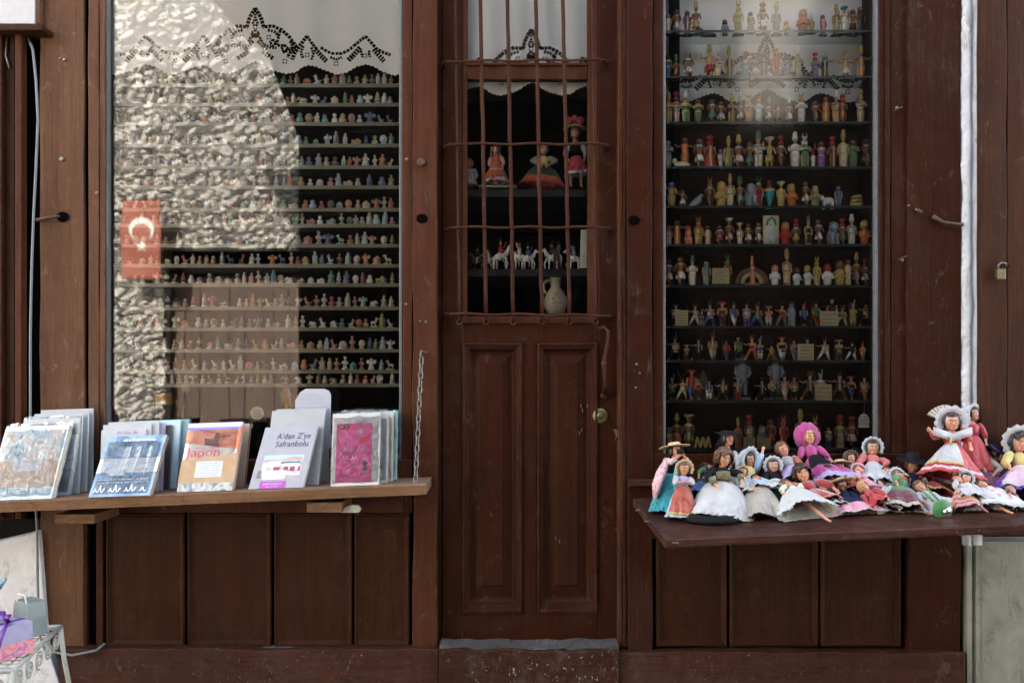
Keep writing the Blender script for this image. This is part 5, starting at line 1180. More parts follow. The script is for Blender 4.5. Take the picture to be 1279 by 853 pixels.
for x0 in (.55, .67, .82): bk.r('print', M_win, x0, x0+.09 if x0 < .8 else .86, .27, .345, .0014)
bk.r('print', ink('white_wall_print', (.70,.70,.72)), .20, .62, .145, .285, .0015); bk.r('print', M_win, .36, .48, .29, .345, .0014); bk.r('print', ink('figure_print', (.16,.17,.18)), .09, .16, .17, .29, .0016)
bk.q('band', ink('violet_label', (.38,.06,.40)), [(.19,.0),(.66,.0),(.66,.115),(.19,.115)], .0018); bk.txt('SAFRANBOLU', .425, .055, .05, M_lab, e=.0022, align='CENTER', sx=.95); bk.lines(.30, .55, .025, .025, 1, M_lab, .0022, 1, .006)
# rounded card behind
M_lil = ink('lilac_card', (.36,.37,.42)); t = thing('rounded_card', 'pale lilac card with rounded top corners standing behind the white brochures', 'card', Vector((P(390,0,-.03).x,-.03,zpl(P(390,0,-.03).x,0))))
b = MB(); z0 = zpl(-.8,0)+.002
pl_ = [P(x,y,-.03) for x, y in ((368,560),(413,560),(413.5,493),(411,488),(405,485.5),(382,485.5),(375,490),(369,500))]; b.prism([(p.x, max(p.z, z0)) for p in pl_], -.032, -.030)
b.box(P(372,0,-.03).x, P(411,0,-.03).x, -.032, -.030, z0, pl_[0].z); b.build('card', M_lil, t)
b = MB(); r_ = random.Random(2)
for i in range(5):
    x = 376
    while x < 404: L = r_.uniform(3,7); p = P(x,494+5*i,-.033); q = P(min(x+L,407),494+5*i,-.033); b.box(p.x,q.x,-.0334,-.0326,p.z,p.z+.003); x += L+2
b.build('handwriting', M_tx2, t)
# pink wrapped notebook and stack
for k, (xa, xb, cv, pg, lb) in enumerate(((430,495,ink('teal2', (.20,.42,.44)),ink('edge_a', (.42,.36,.27)),'teal edged wrapped notebook at the rear of the pink stack'),(424,490,ink('cream2', (.55,.50,.38)),ink('edge_b', (.34,.40,.42)),'cream wrapped notebook third from the front of the pink stack'),(419,484,ink('grey2', (.42,.42,.42)),ink('edge_c', (.40,.38,.34)),'grey wrapped notebook directly behind the pink notebook'))):
    bk = Book('notebook', lb, xa, xb, 515+1.5*k, -.065-.045*k, .03, .02, cv, pg, 'wrapped notebooks on the display plank', 'notebook', x0t=xa+2); bk.sleeve(.004, .008, .005, seed=20+k)
bk = Book('notebook', 'plastic wrapped pink notebook with white script at the plank end', 413, 473, 517, -.205, .045, .02, ink('silver_board', (.46,.46,.45)), ink('edge_d', (.50,.49,.46)), 'wrapped notebooks on the display plank', 'notebook', x0t=416)
M_pink = photo_mat('pink_print', [(.62,.08,.28),(.68,.12,.36),(.60,.05,.20),(.70,.16,.38)], 9, 1); bk.r('print', M_pink, .09, .84, .05, .86, .0006)
bk.q('print', ink('hot_rose', (.62,.03,.10)), [(.52,.56),(.80,.60),(.80,.70),(.60,.66)], .0010)
cursive(bk, .24, .66, .48, .07, ink('script_pink', (.75,.50,.62)), 2, .0012); cursive(bk, .22, .74, .36, .08, ink('script_pink', (.75,.50,.62)), 7, .0012); M_gry = ink('slate_spot', (.10,.11,.14))
for cx, cy in ((.20,.815),(.30,.815)):
    b = MB(); b.M = bk.M; b.tube([(cx*bk.W+.011*math.cos(a), cy*bk.H+.009*math.sin(a), .0014) for a in [2*PI*k/12 for k in range(12)]], .0016, 4, close=True); b.build('loop_print', M_gry, bk.t)
for cx, cy, r_ in ((.70,.30,.010),(.71,.22,.011),(.46,.29,.005),(.44,.17,.004),(.62,.15,.006),(.60,.76,.005)):
    b = MB(); b.M = bk.M; b.add([(cx*bk.W+r_*math.cos(a), cy*bk.H+r_*math.sin(a), .0012) for a in [2*PI*k/12 for k in range(12)]], [tuple(range(12))]); b.build('spot_print', M_gry, bk.t)
b = MB(); b.M = bk.M; b.add([(.60*bk.W+.009*math.cos(a), .74*bk.H+.011*math.sin(a), .0013) for a in [2*PI*k/12 for k in range(12)]], [tuple(range(12))]); b.build('spot_print', M_lab, bk.t); bk.sleeve(.006, .014, .005, seed=31)

# ------------------------------------------------------------ white iron table with gift boxes
M_wi = plain('white_painted_iron', (.34,.34,.30), .4, var=.15, vs=25, bump=.3)
tb = thing('iron_table', 'small white wrought iron table with spiral scrollwork under the plank', 'table', (-1.8,-.5,0))
FR, BRc, FL, BL = Vector((-1.575,-.80,.372)), Vector((-1.675,-.36,.372)), Vector((-2.05,-.84,.372)), Vector((-2.15,-.40,.372))
b = MB()
for a, c in ((FR,BRc),(BRc,BL),(BL,FL),(FL,FR)): b.tube([a, c], .0085, 8)
b.build('top_frame', M_wi, tb, smooth=True)
b = MB(); 
for i in range(1, 14): f = i/14; b.tube([FL.lerp(BL, f), FR.lerp(BRc, f)], .0022, 5)
for i in range(1, 14): f = i/14; b.tube([FL.lerp(FR, f)-Vector((0,0,.003)), BL.lerp(BRc, f)-Vector((0,0,.003))], .0022, 5)
b.build('top_grid', M_wi, tb)
for p, o in ((FR,(.02,-.02)),(BRc,(.035,.02)),(FL,(-.02,-.02)),(BL,(-.02,.02))):
    b = MB(); b.tube([p, p+Vector((o[0]*.3,o[1]*.3,-.12)), Vector((p.x+o[0]*1.3,p.y+o[1]*1.3,.004))], .0085, 8); b.build('leg', M_wi, tb, smooth=True)
def scroll(a, c, f, r, flip):
    ctr = a.lerp(c, f)-Vector((0,0,.012+r)); u = (c-a).normalized(); pts = []
    for k in range(34): q = k/33; an = flip*(PI/2+q*2*PI*2.1); rr = r*(1-q*.82); pts.append(ctr+u*(rr*math.cos(an))+Vector((0,0,rr*math.sin(an))))
    b = MB(); b.tube(pts, .0032, 6); b.build('scroll', M_wi, tb, smooth=True)
for i, f in enumerate((.12,.32,.52,.72,.9)): scroll(FR, BRc, f, .034, 1 if i % 2 else -1)
for i, f in enumerate((.13,.34,.56,.78)): scroll(FR, FL, f, .040, 1 if i % 2 else -1)
M_gp = photo_mat('coral_flower_paper', [(.30,.06,.20),(.62,.16,.14),(.66,.28,.30),(.35,.10,.28),(.60,.34,.36)], 30, 1); M_lav = plain('lavender_card', (.30,.28,.42), .5); M_cor = plain('coral_card', (.66,.19,.14), .5); M_vio = plain('violet_ribbon', (.10,.02,.22), .3)
gx = thing('gift_box', 'small coral and lavender gift box tied with a violet bow', 'gift box', (-1.66,-.72,.383)); GM = Matrix.Translation((-1.655,-.70,.382)) @ Matrix.Rotation(R(-28), 4, 'Z') @ Matrix.Rotation(R(-3), 4, 'Y')
def gb(nm, mt, fn, bv=0, sm=False, par=None): b = MB(); b.M = GM; fn(b); return b.build(nm, mt, par or gx, bevel=bv, smooth=sm)
gb('box', [M_lav, M_gp, M_cor], lambda b: b.box(-.06,.052,-.055,.055,.003,.108), .002); o = gx.children[0].data; [setattr(p, 'material_index', 2 if p.index == 5 else 0) for p in o.polygons]
gb('sleeve', M_gp, lambda b: b.box(-.062,.054,-.057,.057,.004,.05), .001)
gb('ribbon', M_vio, lambda b: (b.box(-.014,.006,-.057,.057,.1085,.111), b.box(-.063,-.0605,-.057,.057,.05,.109)))
GM = GM @ Matrix.Translation((0,0,-.017)); gb('bow', M_vio, lambda b: (b.tube([(-.004,0,.13),(-.04,.01,.155),(-.05,.02,.14),(-.004,0,.132)], [.006,.010,.008,.005], 8, .5), b.tube([(-.004,0,.13),(.03,-.01,.155),(.045,-.02,.138),(-.004,0,.132)], [.006,.010,.008,.005], 8, .5), b.tube([(-.004,0,.13),(.05,-.03,.13),(.075,-.06,.10),(.08,-.07,.07)], [.005,.006,.006,.004], 6, .5)), 0, True)
M_tul = shelf_glass('pink_tulle', (.60,.14,.36), .6, 0); M_tul2 = shelf_glass('blue_tulle', (.22,.36,.40), .6, 0)
def tuft(name, label, c, r, mt, base):
    t = thing(name, label, 'gift wrap', base); b = MB(); rings = []
    for j in range(7):
        f = j/6; rr = r*(.25+.9*f**1.2); rings.append([(c.x+rr*(1+.22*math.sin(5*a+j))*math.cos(a), c.y+rr*math.sin(a), c.z+f*r*1.3+.012*math.sin(4*a+2*j)) for a in [2*PI*k/20 for k in range(20)]])
    b.rings(rings, cap=False); b.build('tulle', mt, t, smooth=True, solid=.0008); b = MB(); b.tube([Vector(base), c+Vector((0,0,.01))], [r*.8, r*.35], 10); b.build('pouch', mt, t, smooth=True)
tuft('tulle_pouch', 'pink tulle pouch bunched up behind the coral gift box', Vector((-1.795,-.66,.51)), .045, M_tul, (-1.79,-.66,.383))
tuft('tulle_pouch', 'pale blue tulle pouch standing at the back of the iron table', Vector((-1.84,-.52,.52)), .045, M_tul2, (-1.79,-.53,.383))
M_gb = plain('grey_green_bag', (.16,.20,.20), .4, bump=.3)
t = thing('paper_bag', 'grey green gift bag leaning behind the coral gift box', 'bag', (-1.70,-.50,.383)); b = MB(); b.M = Matrix.Translation((-1.715,-.48,.382)) @ Matrix.Rotation(R(-30), 4, 'Z')
b.rings([[(-.06*k,-.04*k,z),(.06*k,-.04*k,z),(.06*k,.04*k,z),(-.06*k,.04*k,z)] for k, z in ((.85,0.003),(.85,.07),(.8,.10),(.74,.125))]); b.build('bag', M_gb, t, bevel=.004)
b = MB(); b.M = Matrix.Translation((-1.715,-.48,.382)) @ Matrix.Rotation(R(-30), 4, 'Z'); b.tube([(-.03,-.028,.12),(-.02,-.03,.15),(.02,-.03,.15),(.03,-.028,.12)], .0025); b.build('handle', M_wcard, t)

# ------------------------------------------------------------ the costume dolls
def satin(name, col, rough=.38, sheen=.3, spec=.4, var=.1):
    if max(col) < .06: sheen, spec, rough = 0, .12, .8
    if name in MATS: return MATS[name]
    m, nt, b = newmat(name); v = coords(nt)
    nt.links.new(mix(nt, ramp(nt, noisen(nt, v, 18, 4), [(.35,0),(.65,1)]), tuple(x*(1-var*2) for x in col), col), b.inputs['Base Color'])
    b.inputs['Roughness'].default_value = rough; b.inputs['Sheen Weight'].default_value = sheen; b.inputs['Specular IOR Level'].default_value = spec
    bu = nd(nt, 'Bump', Strength=.5, Distance=.004); nt.links.new(noisen(nt, v, 45, 4, .6, .5), bu.inputs['Height']); nt.links.new(bu.outputs[0], b.inputs['Normal'])
    MATS[name] = m; return m
def floral(name, base, spots, scale=90, size=.32, keep=.5, rough=.75):
    if name in MATS: return MATS[name]
    m, nt, b = newmat(name); v = coords(nt)
    vo = nd(nt, 'TexVoronoi', Scale=scale); nt.links.new(v, vo.inputs['Vector'])
    d = ramp(nt, vo.outputs['Distance'], [(size-.04,1),(size+.03,0)]); sp = nd(nt, 'SeparateColor'); nt.links.new(vo.outputs['Color'], sp.inputs[0])
    k = ramp(nt, sp.outputs[0], [(keep-.01,0),(keep+.01,1)]); mu = nd(nt, 'Math', operation='MULTIPLY'); nt.links.new(d, mu.inputs[0]); nt.links.new(k, mu.inputs[1])
    n = len(spots); r_ = nd(nt, 'ValToRGB'); r_.color_ramp.interpolation = 'CONSTANT'; e = r_.color_ramp.elements
    while len(e) < n: e.new(.5)
    for i, c in enumerate(spots): e[i].position = i/n; e[i].color = (*c, 1)
    nt.links.new(sp.outputs[1], r_.inputs[0]); nt.links.new(mix(nt, mu.outputs[0], base, r_.outputs[0]), b.inputs['Base Color'])
    b.inputs['Roughness'].default_value = rough; b.inputs['Sheen Weight'].default_value = .2
    bu = nd(nt, 'Bump', Strength=.35, Distance=.002); nt.links.new(noisen(nt, v, 60, 4, .6, .5), bu.inputs['Height']); nt.links.new(bu.outputs[0], b.inputs['Normal'])
    MATS[name] = m; return m
def lacy(name, col=(.43,.44,.46)):
    if name in MATS: return MATS[name]
    m, nt, b = newmat(name); v = coords(nt); vo = nd(nt, 'TexVoronoi', Scale=230); nt.links.new(v, vo.inputs['Vector'])
    nt.links.new(mix(nt, ramp(nt, vo.outputs['Distance'], [(.15,0),(.4,1)]), tuple(x*.72 for x in col), col), b.inputs['Base Color']); b.inputs['Roughness'].default_value = .85; b.inputs['Sheen Weight'].default_value = .3
    bu = nd(nt, 'Bump', Strength=.6, Distance=.002); nt.links.new(vo.outputs['Distance'], bu.inputs['Height']); nt.links.new(bu.outputs[0], b.inputs['Normal']); MATS[name] = m; return m
SK = plain('doll_skin', (.50,.23,.14), .35, var=.06, vs=60); SK2 = plain('doll_skin_tan', (.42,.20,.11), .4, var=.08); M_eye = plain('eye_white', (.7,.7,.7), .2); M_iris = plain('iris', (.02,.015,.012), .15); M_lip = plain('lip_red', (.5,.04,.05), .35); M_chk = plain('brow', (.05,.025,.015), .5)
HC = dict(k=plain('hair_black', (.012,.010,.010), .35, bump=.8, bs=200), b=plain('hair_brown', (.11,.05,.025), .5, bump=.9, bs=180), d=plain('hair_dark_brown', (.04,.018,.012), .5, bump=.9, bs=180), y=plain('hair_blond', (.45,.28,.12), .5, bump=.9, bs=180))
M_straw = plain('straw', (.50,.36,.19), .75, var=.2, vs=120, bump=.7, bs=250); WH = satin('cloth_white', (.42,.43,.45)); LC = lacy('white_lace'); BK = satin('cloth_black', (.012,.012,.015), .6); CRS = satin('satin_cream', (.37,.34,.28), .32)
WSAT = satin('satin_white', (.43,.43,.425), .3); RED = satin('cloth_red', (.42,.025,.03), .45); RVEL = satin('velvet_red', (.30,.01,.015), .7, .8); MAG = satin('cloth_magenta', (.36,.03,.17), .6); PNK = satin('cloth_pink', (.62,.27,.34), .55); TEAL = floral('teal_dots', (.01,.21,.25), [(.01,.03,.05)], 75, .3, .35)
PKF = floral('pink_floral', (.55,.34,.36), [(.45,.05,.06),(.6,.55,.5),(.2,.05,.08)], 110, .35, .4); WFL = floral('white_floral', (.41,.42,.41), [(.55,.42,.08),(.12,.26,.12),(.30,.30,.45),(.5,.2,.2)], 60, .3, .62); GFL = floral('green_floral', (.50,.54,.42), [(.06,.20,.10),(.60,.5,.12),(.55,.3,.3)], 75, .36, .4)
NAV = satin('cloth_navy', (.015,.02,.05), .6); GRN = satin('cloth_green', (.05,.20,.06), .5); DGN = satin('cloth_dark_green', (.02,.07,.045), .6); BUR = satin('cloth_burgundy', (.11,.012,.035), .5); PUR = satin('cloth_purple', (.14,.03,.36), .4)
ORA = satin('cloth_orange', (.48,.12,.03), .6); OLV = floral('gold_brocade', (.11,.09,.03), [(.30,.23,.07),(.02,.02,.02)], 130, .3, .4); GLD = plain('gold_braid', (.50,.33,.09), .4, var=.3, vs=200, bump=.6, bs=300); LBL = satin('cloth_light_blue', (.36,.46,.60), .5); BRW = satin('cloth_brown', (.10,.04,.025), .7); LIL = satin('cloth_lilac', (.36,.30,.52), .5); SAL = satin('cloth_salmon', (.52,.12,.11), .55)
BLU = satin('cloth_blue', (.03,.10,.32), .5); YEL = satin('cloth_yellow', (.52,.42,.14), .6); BRDK = floral('braid_diamonds', (.48,.33,.13), [(.35,.02,.03)], 170, .34, .25); PAS = floral('pastel_print', (.50,.48,.46), [(.20,.42,.44),(.55,.2,.2),(.5,.42,.2)], 40, .38, .6)
BKF = floral('black_white_print', (.03,.03,.03), [(.5,.5,.46),(.35,.32,.22)], 90, .4, .35)
DOLLG = 'costume dolls heaped on the red shelf'
def doll(label, head, waist, hem, rad, look=(0,0,0), hair='k', style='bob', hat=None, bod=BK, slv=None, skirt=((1.0, WH),), arms=None, ruf=(7,.10), prof=.75, apron=None, name='costume_doll', legs_=None, skin=SK, inner=None, group=DOLLG, floor=zsh, chest=.5, sag=0, seed=0):
    hx, hy, hd, hr = head; hr *= .9; Hd = P(hx, hy, hd); r = hr/300*(D+hd)/D; Wp = P(*waist)
    base = Vector((P(*hem).x if hem else Wp.x, waist[2], 0)); base.z = floor(base.x, base.y)
    t = thing(name, label, 'doll', base, group)
    yw, pt, rl = map(R, look); F = Matrix.Translation(Hd) @ Matrix.Rotation(yw, 4, 'Z') @ Matrix.Rotation(rl, 4, 'Y') @ Matrix.Rotation(-pt, 4, 'X')
    chin = F @ Vector((0, r*.1, -r*.95)); ch = chin.lerp(Wp, .28)
    ax = (Wp-chin).normalized(); sd = ax.cross(Vector((0,1,0))); sd = sd.normalized() if sd.length > .2 else Vector((1,0,0))
    if sd.x > 0: sd = -sd
    shw = r*1.15
    # body: head, neck, trunk, arms and hands grown into one surface
    b = MB(); b.M = F; b.ball((0,0,0), r*.84, r*.9, r*1.05, 14, 10); b.ball((0,-r*.9,-r*.10), r*.10, r*.13, r*.14, 6, 5); b.ball((0,-r*.55,-r*.62), r*.40, r*.34, r*.33, 8, 6)
    for s in (-1,1): b.ball((s*r*.84,r*.05,-r*.1), r*.12, r*.16, r*.24, 6, 5)
    b.M = None; b.tube([Hd, chin, ch], [r*.38,r*.34,r*.42], 10); b.tube([ch-ax*r*.25, ch+ax*r*.4, Wp], [r*.55,r*.85,r*.62], 12, .72)
    A = arms or [[None, None], [None, None]]; AP = []
    for s, a in zip((1,-1), A):
        sh = ch + sd*s*shw + ax*r*.15
        if a[0] is None:
            el = sh + ax*r*1.5 + sd*s*r*.5 + Vector((0,-.004,0)); ha = el + ax*r*1.1 - sd*s*r*.3 + Vector((0,-r*.6,0))
        else: el, ha = P(*a[0]), P(*a[1])
        AP.append((sh, el, ha)); b.tube([sh, sh.lerp(el,.5), el, el.lerp(ha,.6), ha], [r*.34,r*.30,r*.26,r*.22,r*.17], 8)
        d_ = (ha-el).normalized(); w_ = d_.cross(Vector((0,1,0))); w_ = w_.normalized() if w_.length > .1 else Vector((1,0,0))
        b.ball(ha+d_*r*.18, r*.22, r*.15, r*.26, 8, 6)
        for q in (-1.5,-.5,.5,1.5): b.tube([ha+d_*r*.2+w_*q*r*.10, ha+d_*r*.46+w_*q*r*.12, ha+d_*r*(.64-.05*abs(q))+w_*q*r*.12+Vector((0,-r*.05,-r*.03))], [r*.07,r*.06,r*.05], 5)
        b.tube([ha+w_*r*.15, ha+w_*r*.36+d_*r*.22], [r*.08,r*.055], 5)
    if legs_:
        for L_ in legs_: q = [P(*p) for p in L_]; b.tube(q, [r*.42,r*.32,r*.22][:len(q)] if len(q) == 3 else [r*.4,r*.2], 8); e = q[-1]; dd = (e-q[-2]).normalized(); b.ball(e+Vector((r*.12,-r*.2,-r*.02)), r*.22, r*.42, r*.2, 8, 5)
    b.build('body', skin, t, smooth=True, remesh=max(.0011, r*.065))
    def fc(nm, mt, fn, sm=True): q = MB(); q.M = F; fn(q); return q.build(nm, mt, t, smooth=sm)
    for s in (-1,1):
        e = fc('eye', M_eye, lambda q: q.ball((s*r*.31,-r*.80,r*.04), r*.13, r*.08, r*.075, 8, 6)); q = MB(); q.M = F; q.ball((s*r*.31,-r*.865,r*.04), r*.075, r*.035, r*.075, 8, 5); q.build('iris', M_iris, e, smooth=True)
        fc('brow', M_chk, lambda q: q.tube([(s*r*.14,-r*.90,r*.30),(s*r*.32,-r*.86,r*.36),(s*r*.50,-r*.76,r*.28)], r*.04, 5))
    fc('mouth', M_lip, lambda q: (q.ball((0,-r*.86,-r*.50), r*.17, r*.06, r*.07, 8, 5)))
    hm = HC[hair]
    def hairf(q):
        n, m = 22, 14; vs = []; fs = []; ok = {}
        for j in range(m+1):
            a = -PI/2+PI*j/m
            for i in range(n):
                th = 2*PI*i/n; c = math.cos(a); d_ = Vector((c*math.cos(th), c*math.sin(th), math.sin(a)))
                k = 1.12; long_ = style in ('long','curl') and d_.z < 0 and d_.y > -.35
                if style == 'curl': k = 1.34+.20*noise.noise(d_*4+Vector((seed,0,0)))
                p_ = Vector((d_.x*r*.90*k, d_.y*r*.96*k+r*.05, d_.z*r*1.08*k))
                if long_: p_.z *= 1.35
                p_ += d_*r*.08*noise.noise(d_*9+Vector((seed,3,0))); vs.append(p_)
                face = d_.y < -.30 and d_.z < .50 and abs(d_.x) < .70 + .3*(d_.z > 0)*0
                low = d_.z < -.55 and not (style in ('long','curl') and d_.y > -.2)
                ok[(j, i)] = not (face or low)
        for j in range(m):
            for i in range(n):
                l = (i+1) % n
                if ok[(j,i)] and ok[(j,l)] and ok[(j+1,i)] and ok[(j+1,l)]: fs.append((j*n+i, j*n+l, (j+1)*n+l, (j+1)*n+i))
        q.add(vs, fs)
        if style == 'curl':
            for k_ in range(26):
                rr = random.Random(k_+seed); th = rr.uniform(0, 2*PI); z = rr.uniform(-.5,1); c = math.sqrt(1-z*z); d_ = Vector((c*math.cos(th), c*math.sin(th), z))
                if d_.y < -.35 and z < .45: continue
                q.ball(d_*r*1.2, r*.24, r*.24, r*.2, 6, 5)
    if style != 'none': q = MB(); q.M = F; hairf(q); q.build('hair', hm, t, smooth=True, solid=r*.06)
    def ringband(q, R0, R1, zf, y0, n=26, wavy=.06):      # a frill standing round the face
        vs = []
        for k in range(n+1):
            a = R(-38)+R(256)*k/n
            for rr, dy in ((R0,0),(R1,-.12)): w2 = 1+wavy*math.sin(k*2.3)*(rr == R1); vs.append((r*rr*w2*math.cos(a), r*(y0+dy+wavy*math.cos(k*2.3)*(rr == R1)), r*(zf+rr*w2*math.sin(a))))
        q.add(vs, [(2*k, 2*k+1, 2*k+3, 2*k+2) for k in range(n)])
    hk = hat[0] if hat else None; hmats = hat[1] if hat else None
    if hk == 'bonnet':
        def f(q):
            q.M = F; q.ball((0,r*.32,r*.16), r*1.16, r*1.0, r*1.22, 16, 10); 
        fc('bonnet', hmats, f); q = MB(); q.M = F; ringband(q, 1.05, 1.5*(hat[2] if len(hat) > 2 else 1), .08, -.28, wavy=.07); q.build('bonnet_frill', hat[3] if len(hat) > 3 else hmats, t, smooth=True, solid=r*.05)
    elif hk in ('straw','brim','tri','top'):
        br = hat[2] if len(hat) > 2 else 2.1; tl = hat[3] if len(hat) > 3 else 0
        b = MB(); b.M = F @ Matrix.Translation((0, r*.1, r*.62)) @ Matrix.Rotation(R(tl), 4, 'X'); n = 30; rings = []
        for rr, z in ((.2,.62),(.75,.58),(.92,.30),(.95,.04),(br*.7,.0),(br,-.02)):
            rings.append([(rr*r*math.cos(2*PI*k/n), rr*r*math.sin(2*PI*k/n), r*(z*(2.0 if hk == 'top' else 1) + (rr > 1)*((.42*abs(math.sin(3*PI*k/n+.5)) if hk == 'tri' else .05*math.sin(4*PI*k/n))*(rr/br)))) for k in range(n)])
        b.rings([list(reversed(x)) for x in rings], cap=False); b.add(rings[0], [tuple(range(n))]); b.build('hat', hmats, t, smooth=True, solid=r*.06)
        if len(hat) > 4:
            b = MB(); b.M = F @ Matrix.Translation((0, r*.1, r*.62)) @ Matrix.Rotation(R(tl), 4, 'X'); b.lathe([(.97*r,r*.03),(.97*r,r*.22)], 24); b.build('hat_band', hat[4], t, smooth=True)
    elif hk == 'hood':
        b = MB(); b.M = F; n = 24; rings = []
        for j in range(9):
            f_ = j/8; a0 = PI*f_; rr = r*(.9+1.0*math.sin(a0*.55+.5)); 
            rings.append([(rr*(1+.12*math.sin(5*2*PI*k/n+j))*math.cos(2*PI*k/n), r*(-.55+1.6*f_), r*.1+rr*(1+.12*math.sin(7*2*PI*k/n+j*1.4))*math.sin(2*PI*k/n)*1.05) for k in range(n)])
        rings[0] = [(r*.95*math.cos(2*PI*k/n), -r*.42, r*1.1*math.sin(2*PI*k/n)) for k in range(n)]
        b.rings(rings); b.build('hood', hmats, t, smooth=True)
    elif hk == 'veil':
        b = MB(); b.M = F; n = 14
        rings = [[(r*(1.0+.45*j/6+.07*math.sin(k*2+j))*math.cos(PI*(k/n)*1.2-.3), r*(.15+.95*math.sin(PI*k/n)), r*(.95-.72*j+.12*math.sin(k*1.7))) for k in range(n+1)] for j in range(5)]
        vs = [p for x in rings for p in x]; b.add(vs, [(j*(n+1)+k, j*(n+1)+k+1, (j+1)*(n+1)+k+1, (j+1)*(n+1)+k) for j in range(4) for k in range(n)]); b.build('veil', hmats, t, smooth=True, solid=r*.05)
    # bodice and sleeves
    b = MB(); b.tube([ch-ax*r*.05, ch+ax*r*.35, ch.lerp(Wp,.6), Wp+ax*r*.1], [r*.78,r*1.02,r*.86,r*.74], 14, .78)
    for s, (sh, el, ha) in zip((1,-1), AP): b.ball(sh, r*.42, r*.4, r*.4, 8, 6)
    b.build('bodice', bod, t, smooth=True)
    for s, (sh, el, ha) in zip((1,-1), AP):
        b = MB(); b.tube([sh, sh.lerp(el,.45), el, el.lerp(ha,.5)], [r*.46,r*.52,r*.42,r*.36], 10); b.build('sleeve', slv or bod, t, smooth=True)
    # skirt
    if hem:
        Hc = P(*hem); a = Hc-Wp; L = a.length; an = a.normalized(); e1 = Vector((1,0,0))-an*an.x
        e1.normalize(); e2 = an.cross(e1).normalized(); k_ = (D+hem[2])/D/300; r1, r2 = rad[0]*k_, rad[1]*k_; n, m = 120, 26
        cuts = [c for c, _ in skirt]; mats = [q for _, q in skirt]; nf, am = ruf; vs = []; fs = []; ms = []
        ap = None
        for j in range(m+1):
            v = j/m; c = Wp+a*v; kk = r*.66/max(r1, 1e-4); f_ = kk+(1-kk)*(v**prof)
            f2 = (r*.55/max(r2,1e-4)); f2 = f2+(1-f2)*(v**prof)
            for i in range(n):
                th = 2*PI*i/n; w_ = 1+am*v*(math.cos(nf*th+seed)+.45*math.cos((nf*1.7//1)*th+seed*2+v*2)) + .022*v*math.cos((nf*4+3)*th+3*v)*(v > .1) + .012*v*math.cos((nf*7+2)*th+seed) + (.05*math.sin(31*th) if v > .93 else 0) + .07*v*noise.noise(Vector((math.cos(th)*2, math.sin(th)*2, v*2+seed)))
                p = c+e1*(math.cos(th)*r1*f_*w_)+e2*(math.sin(th)*r2*f2*w_)
                p.z -= sag*v*v*.02; p += Vector((noise.noise(Vector((p.z*50,p.y*50,seed)))*.004, noise.noise(Vector((p.x*60,p.z*60,seed+5)))*.007, .006*noise.noise(Vector((p.x*45,p.y*45,seed)))))*v
                fl = floor(p.x, p.y)+.0025
                if p.z < fl: p.z = fl+.0012*math.sin(i*1.3+j)**2; 
                p.y = min(p.y, -.008) if floor is zsh else p.y; vs.append(p)
        for j in range(m):
            mi = next((q for q, c in enumerate(cuts) if (j+.5)/m <= c), len(cuts)-1)
            for i in range(n): l = (i+1) % n; fs.append((j*n+i, j*n+l, (j+1)*n+l, (j+1)*n+i)); ms.append(mi)
        b = MB(); b.v = [tuple(p) for p in vs]; b.f = fs; b.m = ms; b.build('skirt', mats, t, smooth=True, solid=.0016)
        if apron:
            amat, half, top_, bot_, off, trim = apron; q = MB(); qs = []; idx = []
            ci = int(round((270/360 if e2.y > 0 else 90/360)*n))+off*2; half *= 2
            for j in range(int(top_*m), int(bot_*m)+1):
                for i in range(-half, half+1):
                    p = vs[j*n+((ci+i) % n)]; c = Wp+a*(j/m); d_ = (p-c).normalized(); qs.append(p+d_*.0032+Vector((0,-.0012,.0008)))
            w2 = 2*half+1; h2 = len(qs)//w2
            for j in range(h2-1):
                for i in range(w2-1): idx.append((j*w2+i, j*w2+i+1, (j+1)*w2+i+1, (j+1)*w2+i)); q.m.append(1 if trim and (j >= h2-3 or i == w2-2 or i == 0) else 0)
            q.v = [tuple(p) for p in qs]; q.f = idx; q.build('apron', [amat, trim or amat], t, smooth=True, solid=.001)
    return t, F, r, AP
def extra(t, nm, mt, fn, **kw): b = MB(); fn(b); return b.build(nm, mt, t, smooth=True, **kw)

# back row
doll('doll in a black tricorn hat with a long white veil and pink cape', (909,548,-.07,9), (908,585,-.10), (906,625,-.12), (34,20), look=(25,0,0), style='long', hat=('tri',BK,2.2,4), bod=WH, skirt=((1,WH),), seed=1)
t_, F_, r_, A_ = doll('doll with a magenta hood, black apron and magenta skirt', (1010,546,-.07,9.5), (1015,572,-.10), (1040,612,-.24), (40,26), look=(10,-2,-6), hair='y', hat=('hood',MAG), bod=MAG, skirt=((.8,MAG),(1,LIL)), apron=(BK,6,.0,.5,2,None), arms=[[(1000,568,-.10),(996,580,-.13)],[(1030,566,-.10),(1040,577,-.12)]], ruf=(6,.10), seed=2)
doll('doll in a white lace bonnet and coral jacket over a white flowered skirt', (1089,559,-.07,10), (1090,580,-.10), (1098,612,-.25), (27,18), look=(-4,0,0), hair='k', hat=('bonnet',LC,1.0), bod=SAL, slv=SAL, skin=SK2, skirt=((.75,WFL),(1,LC)), arms=[[(1073,577,-.11),(1078,588,-.14)],[(1108,577,-.11),(1100,588,-.14)]], seed=3)
doll('young man doll in a black wide hat and dark embroidered jacket', (1139,580,-.09,9.5), (1141,605,-.12), (1142,630,-.16), (20,14), look=(-6,-5,4), hair='b', hat=('top',BK,2.1,4), bod=NAV, slv=NAV, skirt=((1,NAV),), arms=[[(1126,598,-.13),(1131,606,-.17)],[(1152,597,-.12),(1155,607,-.15)]], seed=4)
